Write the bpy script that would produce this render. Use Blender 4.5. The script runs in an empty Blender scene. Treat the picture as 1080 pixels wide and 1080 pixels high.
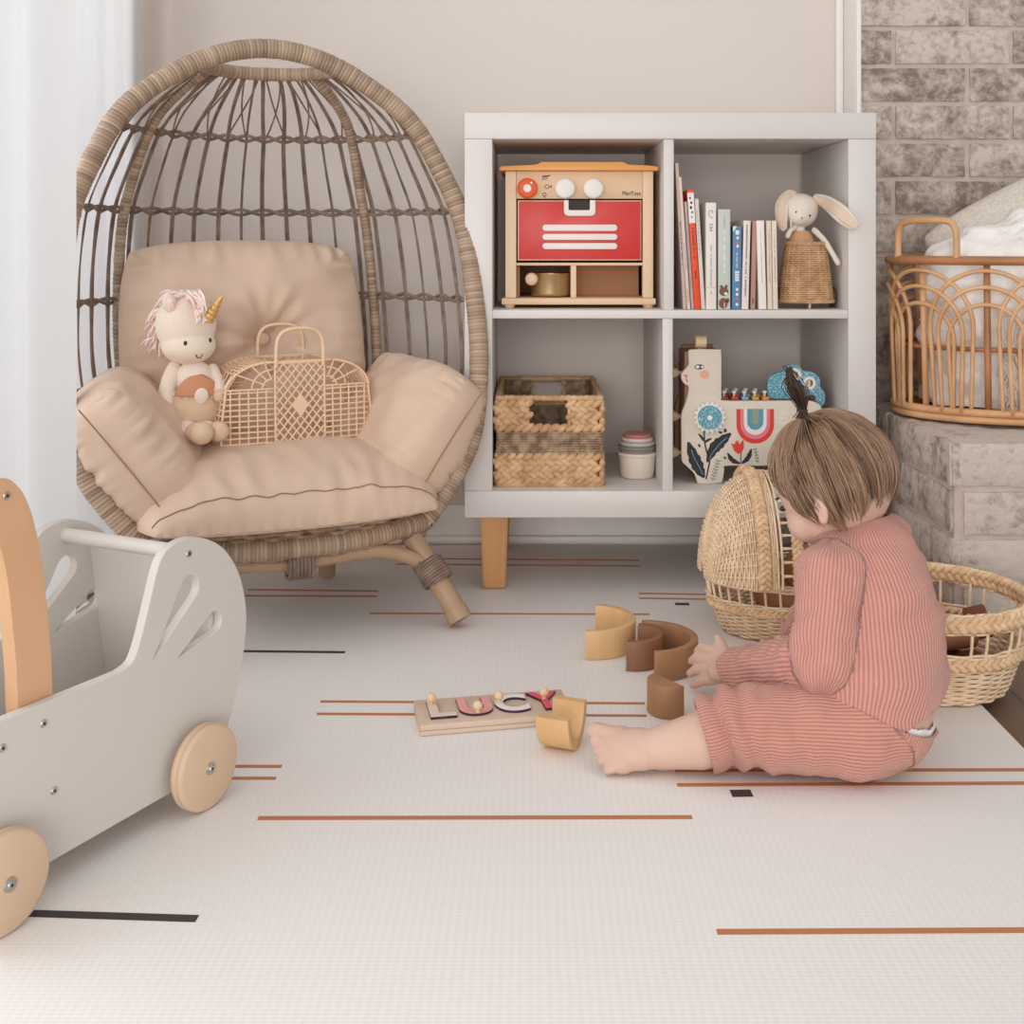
import bpy, bmesh, math, random
from mathutils import Vector, Matrix, noise, Euler
from math import sin, cos, pi, radians as R, sqrt, atan2, exp
V = Vector
sc = bpy.context.scene
COL = sc.collection

# ------------------------------------------------------------------ camera
FPX, CX, CY, EYE = 1238.0, 560.0, 256.0, 0.66
cam_d = bpy.data.cameras.new('camera')
cam = bpy.data.objects.new('camera', cam_d); COL.objects.link(cam)
cam.location = (0, 0, EYE); cam.rotation_euler = (R(90), 0, 0)
cam_d.sensor_width = 36.0; cam_d.sensor_fit = 'HORIZONTAL'
cam_d.lens = FPX * 36.0 / 1080.0
cam_d.shift_x = (540 - CX) / 1080.0
cam_d.shift_y = (CY - 540) / 1080.0
cam_d.clip_start = 0.02
sc.camera = cam

# ------------------------------------------------------------------ light
def srgb(r, g, b):
    f = lambda c: (c/255)/12.92 if c/255 <= .04045 else ((c/255+.055)/1.055)**2.4
    return (f(r), f(g), f(b), 1.0)
w = bpy.data.worlds.new('daylight'); sc.world = w; w.use_nodes = True
bg = w.node_tree.nodes['Background']
bg.inputs[0].default_value = (1.0, .982, .97, 1); bg.inputs[1].default_value = 0.715
def area(name, loc, target, sx, sy, power, col):
    l = bpy.data.lights.new(name, 'AREA'); l.shape = 'RECTANGLE'; l.size = sx; l.size_y = sy
    l.energy = power; l.color = col
    o = bpy.data.objects.new(name, l); COL.objects.link(o)
    o.location = loc
    o.rotation_euler = (V(target) - V(loc)).to_track_quat('-Z', 'Y').to_euler()
    return o
area('window_daylight', (-1.75, 1.6, 1.25), (0.2, 1.6, .7), 1.9, 2.0, 28, (.95, .97, 1.0))
area('uncovered_window_daylight', (-1.35, -.25, 1.25), (.35, 1.9, .25), 1.6, 1.9, 9, (1.0, .985, .965))
area('room_front_fill', (-.5, -3.4, .95), (0.1, 2.1, .4), 2.6, 1.7, 88, (1.0, .985, .965))  # fill added behind the camera, set low to brighten shelf interiors and under chair
sc.cycles.diffuse_bounces = 8; sc.cycles.max_bounces = 16
sc.view_settings.view_transform = 'Standard'; sc.view_settings.look = 'None'
sc.view_settings.exposure = 0.07; sc.view_settings.gamma = 1.0
sc.view_settings.use_curve_mapping = False

# ------------------------------------------------------------------ materials
def _nt(name):
    m = bpy.data.materials.new(name); m.use_nodes = True
    nt = m.node_tree; return m, nt, nt.nodes['Principled BSDF']
def mat(name, rgb, rough=.6, var=0.0, vscale=12.0, bump=0.0, bscale=80.0, stretch=(1, 1, 1), rgb2=None,
        metal=0.0, coat=0.0, spec=.5, sheen=0.0, detail=4.0, sss=0.0, thr=(.35, .65)):
    """plain colour with optional noise mottling towards rgb2 and noise bump"""
    m, nt, p = _nt(name)
    c1 = srgb(*rgb)
    p.inputs['Base Color'].default_value = c1
    p.inputs['Roughness'].default_value = rough
    p.inputs['Metallic'].default_value = metal
    p.inputs['Specular IOR Level'].default_value = spec
    p.inputs['Coat Weight'].default_value = coat
    if sheen: p.inputs['Sheen Weight'].default_value = sheen
    if sss:
        p.inputs['Subsurface Weight'].default_value = sss
        p.inputs['Subsurface Radius'].default_value = (.012, .005, .003); p.inputs['Subsurface Scale'].default_value = .6
    tc = nt.nodes.new('ShaderNodeTexCoord'); mp = nt.nodes.new('ShaderNodeMapping')
    nt.links.new(tc.outputs['Object'], mp.inputs[0]); mp.inputs['Scale'].default_value = stretch
    if var or rgb2:
        n = nt.nodes.new('ShaderNodeTexNoise'); n.inputs['Scale'].default_value = vscale; n.inputs['Detail'].default_value = detail
        nt.links.new(mp.outputs[0], n.inputs['Vector'])
        cr = nt.nodes.new('ShaderNodeValToRGB')
        cr.color_ramp.elements[0].position = thr[0]; cr.color_ramp.elements[1].position = thr[1]
        if rgb2: c2 = srgb(*rgb2)
        else: c2 = tuple(x*(1-var) for x in c1[:3])+(1,)
        cr.color_ramp.elements[0].color = c2; cr.color_ramp.elements[1].color = c1
        nt.links.new(n.outputs['Fac'], cr.inputs[0]); nt.links.new(cr.outputs[0], p.inputs['Base Color'])
    if bump:
        n2 = nt.nodes.new('ShaderNodeTexNoise'); n2.inputs['Scale'].default_value = bscale; n2.inputs['Detail'].default_value = 3
        nt.links.new(mp.outputs[0], n2.inputs['Vector'])
        b = nt.nodes.new('ShaderNodeBump'); b.inputs['Strength'].default_value = bump; b.inputs['Distance'].default_value = .004
        nt.links.new(n2.outputs['Fac'], b.inputs['Height']); nt.links.new(b.outputs[0], p.inputs['Normal'])
    return m
def wood(name, rgb, rgb2, scale=9.0, stretch=(1, 1, .08), rough=.5, coat=0.0):
    m, nt, p = _nt(name)
    tc = nt.nodes.new('ShaderNodeTexCoord'); mp = nt.nodes.new('ShaderNodeMapping')
    nt.links.new(tc.outputs['Object'], mp.inputs[0]); mp.inputs['Scale'].default_value = stretch
    n = nt.nodes.new('ShaderNodeTexNoise'); n.inputs['Scale'].default_value = scale; n.inputs['Detail'].default_value = 6; n.inputs['Distortion'].default_value = 1.2
    nt.links.new(mp.outputs[0], n.inputs['Vector'])
    cr = nt.nodes.new('ShaderNodeValToRGB'); cr.color_ramp.elements[0].position = .3; cr.color_ramp.elements[1].position = .68
    cr.color_ramp.elements[0].color = srgb(*rgb2); cr.color_ramp.elements[1].color = srgb(*rgb)
    nt.links.new(n.outputs['Fac'], cr.inputs[0]); nt.links.new(cr.outputs[0], p.inputs['Base Color'])
    p.inputs['Roughness'].default_value = rough; p.inputs['Coat Weight'].default_value = coat
    return m
def ribbed(name, rgb, rgb2, attr='rib', strength=.8):
    """knit: ribs follow a stored per-point phase (counted in ribs)"""
    m, nt, p = _nt(name)
    a = nt.nodes.new('ShaderNodeAttribute'); a.attribute_name = attr
    mu = nt.nodes.new('ShaderNodeMath'); mu.operation = 'MULTIPLY'; mu.inputs[1].default_value = 2*pi
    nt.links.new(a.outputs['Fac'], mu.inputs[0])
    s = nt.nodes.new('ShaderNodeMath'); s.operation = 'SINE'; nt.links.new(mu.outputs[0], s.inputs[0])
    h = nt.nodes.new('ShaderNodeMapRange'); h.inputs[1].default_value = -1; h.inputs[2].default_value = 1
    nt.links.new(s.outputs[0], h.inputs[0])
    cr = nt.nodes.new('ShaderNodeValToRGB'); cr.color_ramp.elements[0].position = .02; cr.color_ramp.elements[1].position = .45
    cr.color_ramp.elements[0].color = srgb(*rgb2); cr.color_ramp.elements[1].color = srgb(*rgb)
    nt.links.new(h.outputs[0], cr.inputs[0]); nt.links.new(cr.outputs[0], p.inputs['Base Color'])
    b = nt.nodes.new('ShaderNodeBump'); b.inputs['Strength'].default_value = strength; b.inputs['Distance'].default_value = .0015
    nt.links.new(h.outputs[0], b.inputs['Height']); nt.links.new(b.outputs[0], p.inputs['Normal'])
    p.inputs['Roughness'].default_value = .9; p.inputs['Sheen Weight'].default_value = .25
    return m

# ------------------------------------------------------------------ mesh building
class MB:
    def __init__(s): s.bm = bmesh.new()
    def loft(s, rings, closed=True, cap=True, mi=0, smooth=True, loop=False):
        bm = s.bm; rows = [[bm.verts.new(p) for p in r] for r in rings]
        n = len(rows[0]); m = len(rows)
        for i in range(m if loop else m-1):
            a, b = rows[i], rows[(i+1) % m]
            for j in range(n if closed else n-1):
                k = (j+1) % n
                f = bm.faces.new((a[j], a[k], b[k], b[j])); f.material_index = mi; f.smooth = smooth
        if cap and not loop and closed:
            f = bm.faces.new(rows[0][::-1]); f.material_index = mi
            f = bm.faces.new(rows[-1]); f.material_index = mi
        return rows
    def tube(s, pts, r, n=6, closed=False, mi=0, cap=True, flat=1.0, up=None):
        pts = [V(p) for p in pts]; m = len(pts)
        if m < 2: return
        rr = r if isinstance(r, (list, tuple)) else [r]*m
        tan = []
        for i in range(m):
            if closed: t = pts[(i+1) % m]-pts[i-1]
            else: t = pts[min(i+1, m-1)]-pts[max(i-1, 0)]
            tan.append(t.normalized() if t.length > 1e-9 else V((0, 0, 1)))
        u = V(up) if up else (V((0, 0, 1)) if abs(tan[0].z) < .9 else V((1, 0, 0)))
        rings = []
        for i in range(m):
            t = tan[i]; u = u-t*u.dot(t)
            if u.length < 1e-6: u = t.orthogonal()
            u.normalize(); b = t.cross(u)
            rings.append([pts[i]+(u*cos(2*pi*k/n)+b*sin(2*pi*k/n)*flat)*rr[i] for k in range(n)])
        s.loft(rings, True, cap, mi, True, closed)
    def box(s, c, size, rot=None, bevel=0.0, seg=2, mi=0):
        rot = rot or Matrix.Identity(3); t = MB() if bevel else s; bm = t.bm
        vs = [bm.verts.new(V(c)+rot @ V((size[0]*a/2, size[1]*b/2, size[2]*d/2))) for a in (-1, 1) for b in (-1, 1) for d in (-1, 1)]
        fs = [bm.faces.new([vs[i] for i in q]) for q in ((0, 1, 3, 2), (4, 6, 7, 5), (0, 4, 5, 1), (2, 3, 7, 6), (0, 2, 6, 4), (1, 5, 7, 3))]
        for f in fs: f.material_index = mi
        if bevel:
            bmesh.ops.bevel(bm, geom=list(bm.edges), offset=bevel, segments=seg, affect='EDGES', profile=.5)
            s.join(t, mi)
    def join(s, t, mi=0):
        for f in t.bm.faces: f.material_index = mi
        me = bpy.data.meshes.new('t'); t.bm.to_mesh(me); t.bm.free(); s.bm.from_mesh(me); bpy.data.meshes.remove(me)
    def bx(s, x0, x1, y0, y1, z0, z1, bevel=0.0, seg=2, mi=0):
        return s.box(((x0+x1)/2, (y0+y1)/2, (z0+z1)/2), (abs(x1-x0), abs(y1-y0), abs(z1-z0)), None, bevel, seg, mi)
    def ell(s, c, rad, rot=None, nu=16, nv=10, mi=0):
        c = V(c); rot = rot or Matrix.Identity(3); bm = s.bm
        P = lambda a, t: bm.verts.new(c+rot @ V((rad[0]*sin(t)*cos(a), rad[1]*sin(t)*sin(a), rad[2]*cos(t))))
        top, bot = P(0, 0), P(0, pi); rows = [[P(2*pi*i/nu, pi*j/nv) for i in range(nu)] for j in range(1, nv)]; fs = []
        for i in range(nu):
            k = (i+1) % nu
            fs.append(bm.faces.new((top, rows[0][i], rows[0][k]))); fs.append(bm.faces.new((bot, rows[-1][k], rows[-1][i])))
            for a, b in zip(rows, rows[1:]): fs.append(bm.faces.new((a[i], b[i], b[k], a[k])))
        for f in fs: f.material_index = mi; f.smooth = True
    def cyl(s, p0, p1, r0, r1=None, n=20, mi=0, cap=True):
        r1 = r0 if r1 is None else r1
        p0, p1 = V(p0), V(p1); t = (p1-p0).normalized(); u = t.orthogonal().normalized(); b = t.cross(u)
        s.loft([[p+(u*cos(2*pi*k/n)+b*sin(2*pi*k/n))*r for k in range(n)] for p, r in ((p0, r0), (p1, r1))], True, cap, mi)
    def lathe(s, prof, n=24, M=None, mi=0, cap=True, a0=0, a1=2*pi):
        M = M or Matrix()
        full = abs(a1-a0-2*pi) < 1e-6; m = n if full else n+1
        rings = [[M @ V((r*cos(a0+(a1-a0)*k/n), r*sin(a0+(a1-a0)*k/n), z)) for k in range(m)] for r, z in prof]
        s.loft(rings, full, cap and full, mi)
    def grid(s, fn, nu, nv, closed_u=False, mi=0, smooth=True):
        bm = s.bm; mu = nu if closed_u else nu+1
        vs = [[bm.verts.new(fn(i/nu, j/nv)) for i in range(mu)] for j in range(nv+1)]
        for j in range(nv):
            for i in range(nu):
                k = (i+1) % mu
                f = bm.faces.new((vs[j][i], vs[j][k], vs[j+1][k], vs[j+1][i])); f.material_index = mi; f.smooth = smooth
        return vs
    def poly(s, pts, mi=0):
        f = s.bm.faces.new([s.bm.verts.new(p) for p in pts]); f.material_index = mi; return f
    def prism(s, poly, y0, y1, M=None, bevel=0.0, mi=0, seg=2):
        """outline (x,z) extruded along y from y0 to y1"""
        M = M or Matrix(); t = MB(); bm = t.bm
        a = [bm.verts.new(M @ V((x, y0, z))) for x, z in poly]; b = [bm.verts.new(M @ V((x, y1, z))) for x, z in poly]
        f0 = bm.faces.new(a); f1 = bm.faces.new(b[::-1]); n = len(poly)
        for i in range(n):
            k = (i+1) % n; bm.faces.new((a[k], a[i], b[i], b[k]))
        bmesh.ops.recalc_face_normals(bm, faces=bm.faces)
        if bevel: bmesh.ops.bevel(bm, geom=list(f0.edges)+list(f1.edges), offset=bevel, segments=seg, affect='EDGES', profile=.5)
        s.join(t, mi)
    def mesh(s, me, mi=0, M=None):
        b2 = bmesh.new(); b2.from_mesh(me)
        if M is not None: b2.transform(M)
        for f in b2.faces: f.material_index = mi
        t = bpy.data.meshes.new('t'); b2.to_mesh(t); b2.free(); s.bm.from_mesh(t); bpy.data.meshes.remove(t)

def obj(name, mb, mats, parent=None, loc=None, rot=None, angle=40, fixn=True):
    bm = mb.bm if isinstance(mb, MB) else mb
    if fixn: bmesh.ops.recalc_face_normals(bm, faces=bm.faces)
    me = bpy.data.meshes.new(name); bm.to_mesh(me); bm.free()
    for f in me.polygons: f.use_smooth = True
    me.set_sharp_from_angle(angle=R(angle))
    for m in (mats if isinstance(mats, (list, tuple)) else [mats]): me.materials.append(m)
    return link(name, me, parent, loc, rot)
def link(name, me, parent=None, loc=None, rot=None):
    o = bpy.data.objects.new(name, me); COL.objects.link(o)
    if parent: o.parent = parent
    if loc is not None: o.location = loc
    if rot is not None: o.rotation_euler = rot
    return o
def thing(name, label, cat, loc=(0, 0, 0), rz=0.0, group=None, rot=None):
    o = bpy.data.objects.new(name, None); COL.objects.link(o); o.empty_display_size = .05
    o.location = loc; o.rotation_euler = rot if rot else (0, 0, rz)
    return tag(o, label, cat, group)
def tag(o, label, cat, group=None):
    o['label'] = label; o['category'] = cat
    if group: o['group'] = group
    return o
def struct(o): o['kind'] = 'structure'; return o
def dup(root, loc=None, rot=None, label=None):
    r = root.copy(); COL.objects.link(r)
    if loc is not None: r.location = loc
    if rot is not None: r.rotation_euler = rot
    if label: r['label'] = label
    for ch in list(root.children):
        c = ch.copy(); COL.objects.link(c); c.parent = r
        for g in list(ch.children):
            d = g.copy(); COL.objects.link(d); d.parent = c
    return r
DG = lambda: bpy.context.evaluated_depsgraph_get()
def bake(o):
    """evaluated mesh of a temporary object, which is removed"""
    DG().update(); me = bpy.data.meshes.new_from_object(o.evaluated_get(DG())); d = o.data
    bpy.data.objects.remove(o); return me
def plate(outlines, thick, bevel=0.0, res=2):
    """flat solid with holes from closed outlines in (x,y); thickness along z, centred"""
    c = bpy.data.curves.new('t', 'CURVE'); c.dimensions = '2D'; c.fill_mode = 'BOTH'
    c.extrude = max(thick/2-bevel, 1e-5); c.bevel_depth = bevel; c.bevel_resolution = res; c.offset = -bevel
    for ol in outlines:
        sp = c.splines.new('POLY'); sp.points.add(len(ol)-1)
        for p, q in zip(sp.points, ol): p.co = (q[0], q[1], 0, 1)
        sp.use_cyclic_u = True
    o = bpy.data.objects.new('t', c); COL.objects.link(o); me = bake(o); bpy.data.curves.remove(c)
    return me
def text(body, size, depth=.0004, bold=0.0):
    c = bpy.data.curves.new('t', 'FONT'); c.body = body; c.size = size; c.extrude = depth; c.offset = bold
    c.align_x = 'CENTER'; c.align_y = 'CENTER'
    o = bpy.data.objects.new('t', c); COL.objects.link(o); me = bake(o); bpy.data.curves.remove(c); return me
def remesh(mb, voxel, smooth=4, fac=.5):
    bm = mb.bm; me = bpy.data.meshes.new('t'); bm.to_mesh(me); bm.free()
    o = bpy.data.objects.new('t', me); COL.objects.link(o)
    m = o.modifiers.new('r', 'REMESH'); m.mode = 'VOXEL'; m.voxel_size = voxel
    if smooth:
        s = o.modifiers.new('s', 'SMOOTH'); s.iterations = smooth; s.factor = fac
    r = bake(o); bpy.data.meshes.remove(me); return r
def fin(name, me, mats, parent=None, loc=None, rot=None, angle=180):
    me.name = name; me.materials.clear()
    for f in me.polygons: f.use_smooth = True
    if angle < 180: me.set_sharp_from_angle(angle=R(angle))
    for m in (mats if isinstance(mats, (list, tuple)) else [mats]): me.materials.append(m)
    return link(name, me, parent, loc, rot)
def at(px, py, Y): return V(((px-CX)*Y/FPX, Y, EYE-(py-CY)*Y/FPX))
def flr(px, py, z=0.0):
    Y = FPX*(EYE-z)/(py-CY); return V(((px-CX)*Y/FPX, Y, z))
def spline(keys, x):
    """Catmull-Rom through [(x, value)]; value a number or a tuple"""
    n = len(keys)
    if x <= keys[0][0]: return keys[0][1]
    if x >= keys[-1][0]: return keys[-1][1]
    i = max(k for k in range(n-1) if keys[k][0] <= x)
    x0, x1 = keys[i][0], keys[i+1][0]; t = (x-x0)/(x1-x0)
    def vec(v): return v if isinstance(v, (tuple, list)) else (v,)
    g = lambda k: vec(keys[min(max(k, 0), n-1)][1]); gx = lambda k: keys[min(max(k, 0), n-1)][0]
    out = []
    for a, b, c, d in zip(g(i-1), g(i), g(i+1), g(i+2)):
        m0 = (c-a)/max(gx(i+1)-gx(i-1), 1e-9)*(x1-x0); m1 = (d-b)/max(gx(i+2)-gx(i), 1e-9)*(x1-x0)
        t2, t3 = t*t, t*t*t
        out.append((2*t3-3*t2+1)*b+(t3-2*t2+t)*m0+(-2*t3+3*t2)*c+(t3-t2)*m1)
    return out[0] if len(out) == 1 else tuple(out)
def smoothpath(pts, k=8, closed=False):
    n = len(pts); P = [V(p) for p in pts]; out = []
    for i in range(n if closed else n-1):
        g = (lambda j: P[j % n]) if closed else (lambda j: P[min(max(j, 0), n-1)])
        a, b, c, d = g(i-1), g(i), g(i+1), g(i+2)
        for q in range(k):
            t = q/k
            out.append(.5*((2*b)+(c-a)*t+(2*a-5*b+4*c-d)*t*t+(3*b-a-3*c+d)*t**3))
    if not closed: out.append(P[-1])
    return out
def nz(p, s=1.0, o=0): return noise.noise(V(p)*s+V((o*7.3, o*3.1, o*5.7)))
# ================================================================== the room
M = {}
FZ = -.012     # wooden floor; the top of the play mat is z = 0
M['wall'] = mat('wall paint', (219, 209, 202), .9, bump=.05, bscale=150)
M['white'] = mat('white paint', (236, 231, 226), .45, bump=.02, bscale=60)
M['darkwood'] = wood('dark floor boards', (104, 74, 54), (70, 47, 34), 14, (1, .12, 1), .38)
def floor_mat():
    m, nt, p = _nt('oak stained boards')
    tc = nt.nodes.new('ShaderNodeTexCoord'); mp = nt.nodes.new('ShaderNodeMapping'); nt.links.new(tc.outputs['Object'], mp.inputs[0])
    br = nt.nodes.new('ShaderNodeTexBrick'); br.inputs['Scale'].default_value = 1; br.inputs['Brick Width'].default_value = 1.1
    br.inputs['Row Height'].default_value = .12; br.inputs['Mortar Size'].default_value = .0015
    br.inputs[1].default_value = srgb(112, 84, 62); br.inputs[2].default_value = srgb(92, 66, 48); br.inputs[3].default_value = srgb(40, 28, 20)
    mp.inputs['Rotation'].default_value = (0, 0, R(90)); nt.links.new(mp.outputs[0], br.inputs[0])
    mp2 = nt.nodes.new('ShaderNodeMapping'); nt.links.new(tc.outputs['Object'], mp2.inputs[0]); mp2.inputs['Scale'].default_value = (14, 1.4, 1)
    n = nt.nodes.new('ShaderNodeTexNoise'); n.inputs['Scale'].default_value = 4; n.inputs['Detail'].default_value = 6; nt.links.new(mp2.outputs[0], n.inputs[0])
    mx = nt.nodes.new('ShaderNodeMixRGB'); mx.blend_type = 'MULTIPLY'; mx.inputs[0].default_value = .6
    nt.links.new(br.outputs[0], mx.inputs[1]); nt.links.new(n.outputs['Fac'], mx.inputs[2])
    g = nt.nodes.new('ShaderNodeGamma'); g.inputs[1].default_value = .75; nt.links.new(mx.outputs[0], g.inputs[0]); nt.links.new(g.outputs[0], p.inputs['Base Color'])
    p.inputs['Roughness'].default_value = .4
    return m
b = MB(); b.bx(-.95, 2.4, -1.2, 2.75, FZ-.08, FZ)
struct(obj('floor', b, floor_mat()))
b = MB(); b.bx(-.95, 2.4, 2.62, 2.74, FZ, 2.5)
struct(obj('wall_back', b, M['wall']))
# left wall with a tall glazed opening
WX, W0, W1, WT = -.84, -1.1, 2.44, 2.3
b = MB()
b.bx(WX-.11, WX, W1, 2.62, FZ, 2.5); b.bx(WX-.11, WX, -1.2, W0, FZ, 2.5); b.bx(WX-.11, WX, W0, W1, WT, 2.5)
struct(obj('wall_left', b, M['wall']))
b = MB()
for y0, y1 in ((W0, W0+.05), (W1-.05, W1), ((W0+W1)/2-.035, (W0+W1)/2+.035)): b.bx(WX-.09, WX-.02, y0, y1, FZ, WT, .004)
b.bx(WX-.09, WX-.02, W0, W1, FZ, FZ+.06, .004); b.bx(WX-.09, WX-.02, W0, W1, WT-.06, WT, .004)
win = struct(obj('window_1', b, M['white']))
def glass_mat():
    m, nt, p = _nt('window glass'); nt.nodes.remove(p)
    t = nt.nodes.new('ShaderNodeBsdfTransparent'); g = nt.nodes.new('ShaderNodeBsdfGlossy'); g.inputs['Roughness'].default_value = .02
    mx = nt.nodes.new('ShaderNodeMixShader'); mx.inputs[0].default_value = .06
    nt.links.new(t.outputs[0], mx.inputs[1]); nt.links.new(g.outputs[0], mx.inputs[2]); nt.links.new(mx.outputs[0], nt.nodes['Material Output'].inputs[0])
    return m
GL = glass_mat(); ym = (W0+W1)/2
for y0, y1 in ((W0+.05, ym-.035), (ym+.035, W1-.05)):
    b = MB(); b.bx(WX-.058, WX-.052, y0, y1, FZ+.06, WT-.06); obj('pane', b, GL, win)
# baseboard and shoe moulding
b = MB(); b.bx(WX, .697, 2.604, 2.62, FZ, .078, .003); b.bx(WX, .697, 2.588, 2.604, FZ, .012, .004)
struct(obj('baseboard_back', b, M['white']))
# ---- bricks: real blocks in a mortar bed
def brick_mat():
    m, nt, p = _nt('whitewashed brick')
    tc = nt.nodes.new('ShaderNodeTexCoord')
    at_ = nt.nodes.new('ShaderNodeAttribute'); at_.attribute_name = 'rnd'
    n1 = nt.nodes.new('ShaderNodeTexNoise'); n1.inputs['Scale'].default_value = 20; n1.inputs['Distortion'].default_value = .5; n1.inputs['Detail'].default_value = 8; n1.inputs['Roughness'].default_value = .75
    n2 = nt.nodes.new('ShaderNodeTexNoise'); n2.inputs['Scale'].default_value = 70; n2.inputs['Detail'].default_value = 5
    n3 = nt.nodes.new('ShaderNodeTexNoise'); n3.inputs['Scale'].default_value = 7
    for n in (n1, n2, n3): nt.links.new(tc.outputs['Object'], n.inputs['Vector'])
    cr = nt.nodes.new('ShaderNodeValToRGB'); cr.color_ramp.elements[0].color = srgb(110, 95, 85); cr.color_ramp.elements[1].color = srgb(152, 134, 122)
    nt.links.new(n3.outputs['Fac'], cr.inputs[0])
    ad = nt.nodes.new('ShaderNodeMath'); ad.operation = 'MULTIPLY_ADD'; ad.inputs[1].default_value = .15; nt.links.new(at_.outputs['Fac'], ad.inputs[0]); nt.links.new(n1.outputs['Fac'], ad.inputs[2])
    ad2 = nt.nodes.new('ShaderNodeMath'); ad2.operation = 'MULTIPLY_ADD'; ad2.inputs[1].default_value = .45; nt.links.new(n2.outputs['Fac'], ad2.inputs[0]); nt.links.new(ad.outputs[0], ad2.inputs[2])
    mr = nt.nodes.new('ShaderNodeMapRange'); mr.inputs[1].default_value = .56; mr.inputs[2].default_value = .84; nt.links.new(ad2.outputs[0], mr.inputs[0])
    mx = nt.nodes.new('ShaderNodeMixRGB'); nt.links.new(mr.outputs[0], mx.inputs[0]); nt.links.new(cr.outputs[0], mx.inputs[1]); mx.inputs[2].default_value = srgb(206, 193, 182)
    nt.links.new(mx.outputs[0], p.inputs['Base Color']); p.inputs['Roughness'].default_value = .9
    bp = nt.nodes.new('ShaderNodeBump'); bp.inputs['Strength'].default_value = .8; bp.inputs['Distance'].default_value = .005
    nt.links.new(n2.outputs['Fac'], bp.inputs['Height']); nt.links.new(bp.outputs[0], p.inputs['Normal'])
    return m
M['brick'] = brick_mat()
M['mortar'] = mat('lime mortar', (206, 192, 181), .95, var=.12, vscale=30, bump=.5, bscale=120)
rb = random.Random(4)
def brick(bm, lay, P, ax, ay, az, l, h, d, rnd):
    """brick face l x h on plane (ax, az), standing d out along ay from corner P"""
    nu, nv = max(3, int(l/.016)), 5
    def pt(i, j, o):
        u, v = l*i/nu, h*j/nv
        q = P+ax*u+az*v
        e = min(i, nu-i, j, nv-j)
        q = q+ax*nz(q, 60, 1)*.0022+az*nz(q, 50, 2)*.0022
        return q+ay*(o+(nz(q, 35)*.003+nz(q, 110, 3)*.0013 if o > 0 else 0)-(.0035 if (e == 0 and o > 0) else 0))
    vs = [[bm.verts.new(pt(i, j, d)) for i in range(nu+1)] for j in range(nv+1)]
    fs = [bm.faces.new((vs[j][i], vs[j][i+1], vs[j+1][i+1], vs[j+1][i])) for j in range(nv) for i in range(nu)]
    rim = [vs[0][i] for i in range(nu+1)]+[vs[j][nu] for j in range(1, nv+1)]+[vs[nv][i] for i in range(nu-1, -1, -1)]+[vs[j][0] for j in range(nv-1, 0, -1)]
    back = [bm.verts.new(v.co-ay*(d+.004)) for v in rim]
    n = len(rim)
    for i in range(n): fs.append(bm.faces.new((rim[(i+1) % n], rim[i], back[i], back[(i+1) % n])))
    for f in fs: f.material_index = 0; f.smooth = True; f[lay] = rnd
def courses(bm, lay, P, ax, ay, length, z0, z1, top, first, wash=0.0):
    pitch, L, H = .0805, .240, .070
    k = 0; zt = top
    while zt > z0+.02:
        x = -first if k % 2 == 0 else -first-.158
        while x < length-.02:
            a, c = max(x, 0), min(x+L, length)
            if c-a > .03: brick(bm, lay, P+ax*a+V((0, 0, zt-H)), ax, ay, V((0, 0, 1)), c-a, H, .009+rb.uniform(-.002, .002), rb.uniform(-.5, .5)+wash)
            x += L+.011
        zt -= pitch; k += 1
BX, BY, HY, HZ = .697, 2.5, 1.95, .326
b = MB(); lay = b.bm.faces.layers.float.new('rnd')
b.bx(BX+.004, 2.4, BY+.012, 2.62, FZ, 2.5, mi=1)
courses(b.bm, lay, V((BX, BY+.012, 0)), V((1, 0, 0)), V((0, -1, 0)), 1.5, HZ, 2.4, 1.113+.0805*7, .01)
struct(obj('wall_right', b, [M['brick'], M['mortar']], fixn=False, angle=60))
b = MB(); lay = b.bm.faces.layers.float.new('rnd')
b.bx(BX+.01, 2.4, HY+.01, BY+.01, FZ, HZ-.008, mi=1)
courses(b.bm, lay, V((BX+.001, HY+.010, 0)), V((1, 0, 0)), V((0, -1, 0)), 1.5, FZ, HZ, HZ-.001, .07, .75)
courses(b.bm, lay, V((BX+.010, BY, 0)), V((0, -1, 0)), V((-1, 0, 0)), BY-HY-.001, FZ, HZ, HZ-.001, .05, .5)
# capping bricks laid flat on top
for i in range(6):
    for j in range(3):
        x0, y0 = BX+.004+i*.251, HY+.004+j*.184
        P = V((x0, y0, HZ-.009)); l = .24
        brick(b.bm, lay, P, V((1, 0, 0)), V((0, 0, 1)), V((0, 1, 0)), l, .176, .008, rb.uniform(.4, 1.0))
o = struct(obj('hearth', b, [M['brick'], M['mortar']], fixn=False, angle=60)); o.name = 'trim_2'
b = MB(); b.bx(BX-.004, BX+.006, BY-.004, 2.62, .0, 2.5, .002); b.bx(BX-.02, BX-.004, 2.600, 2.62, .078, 2.5, .003)
struct(obj('trim_1', b, M['white']))

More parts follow.
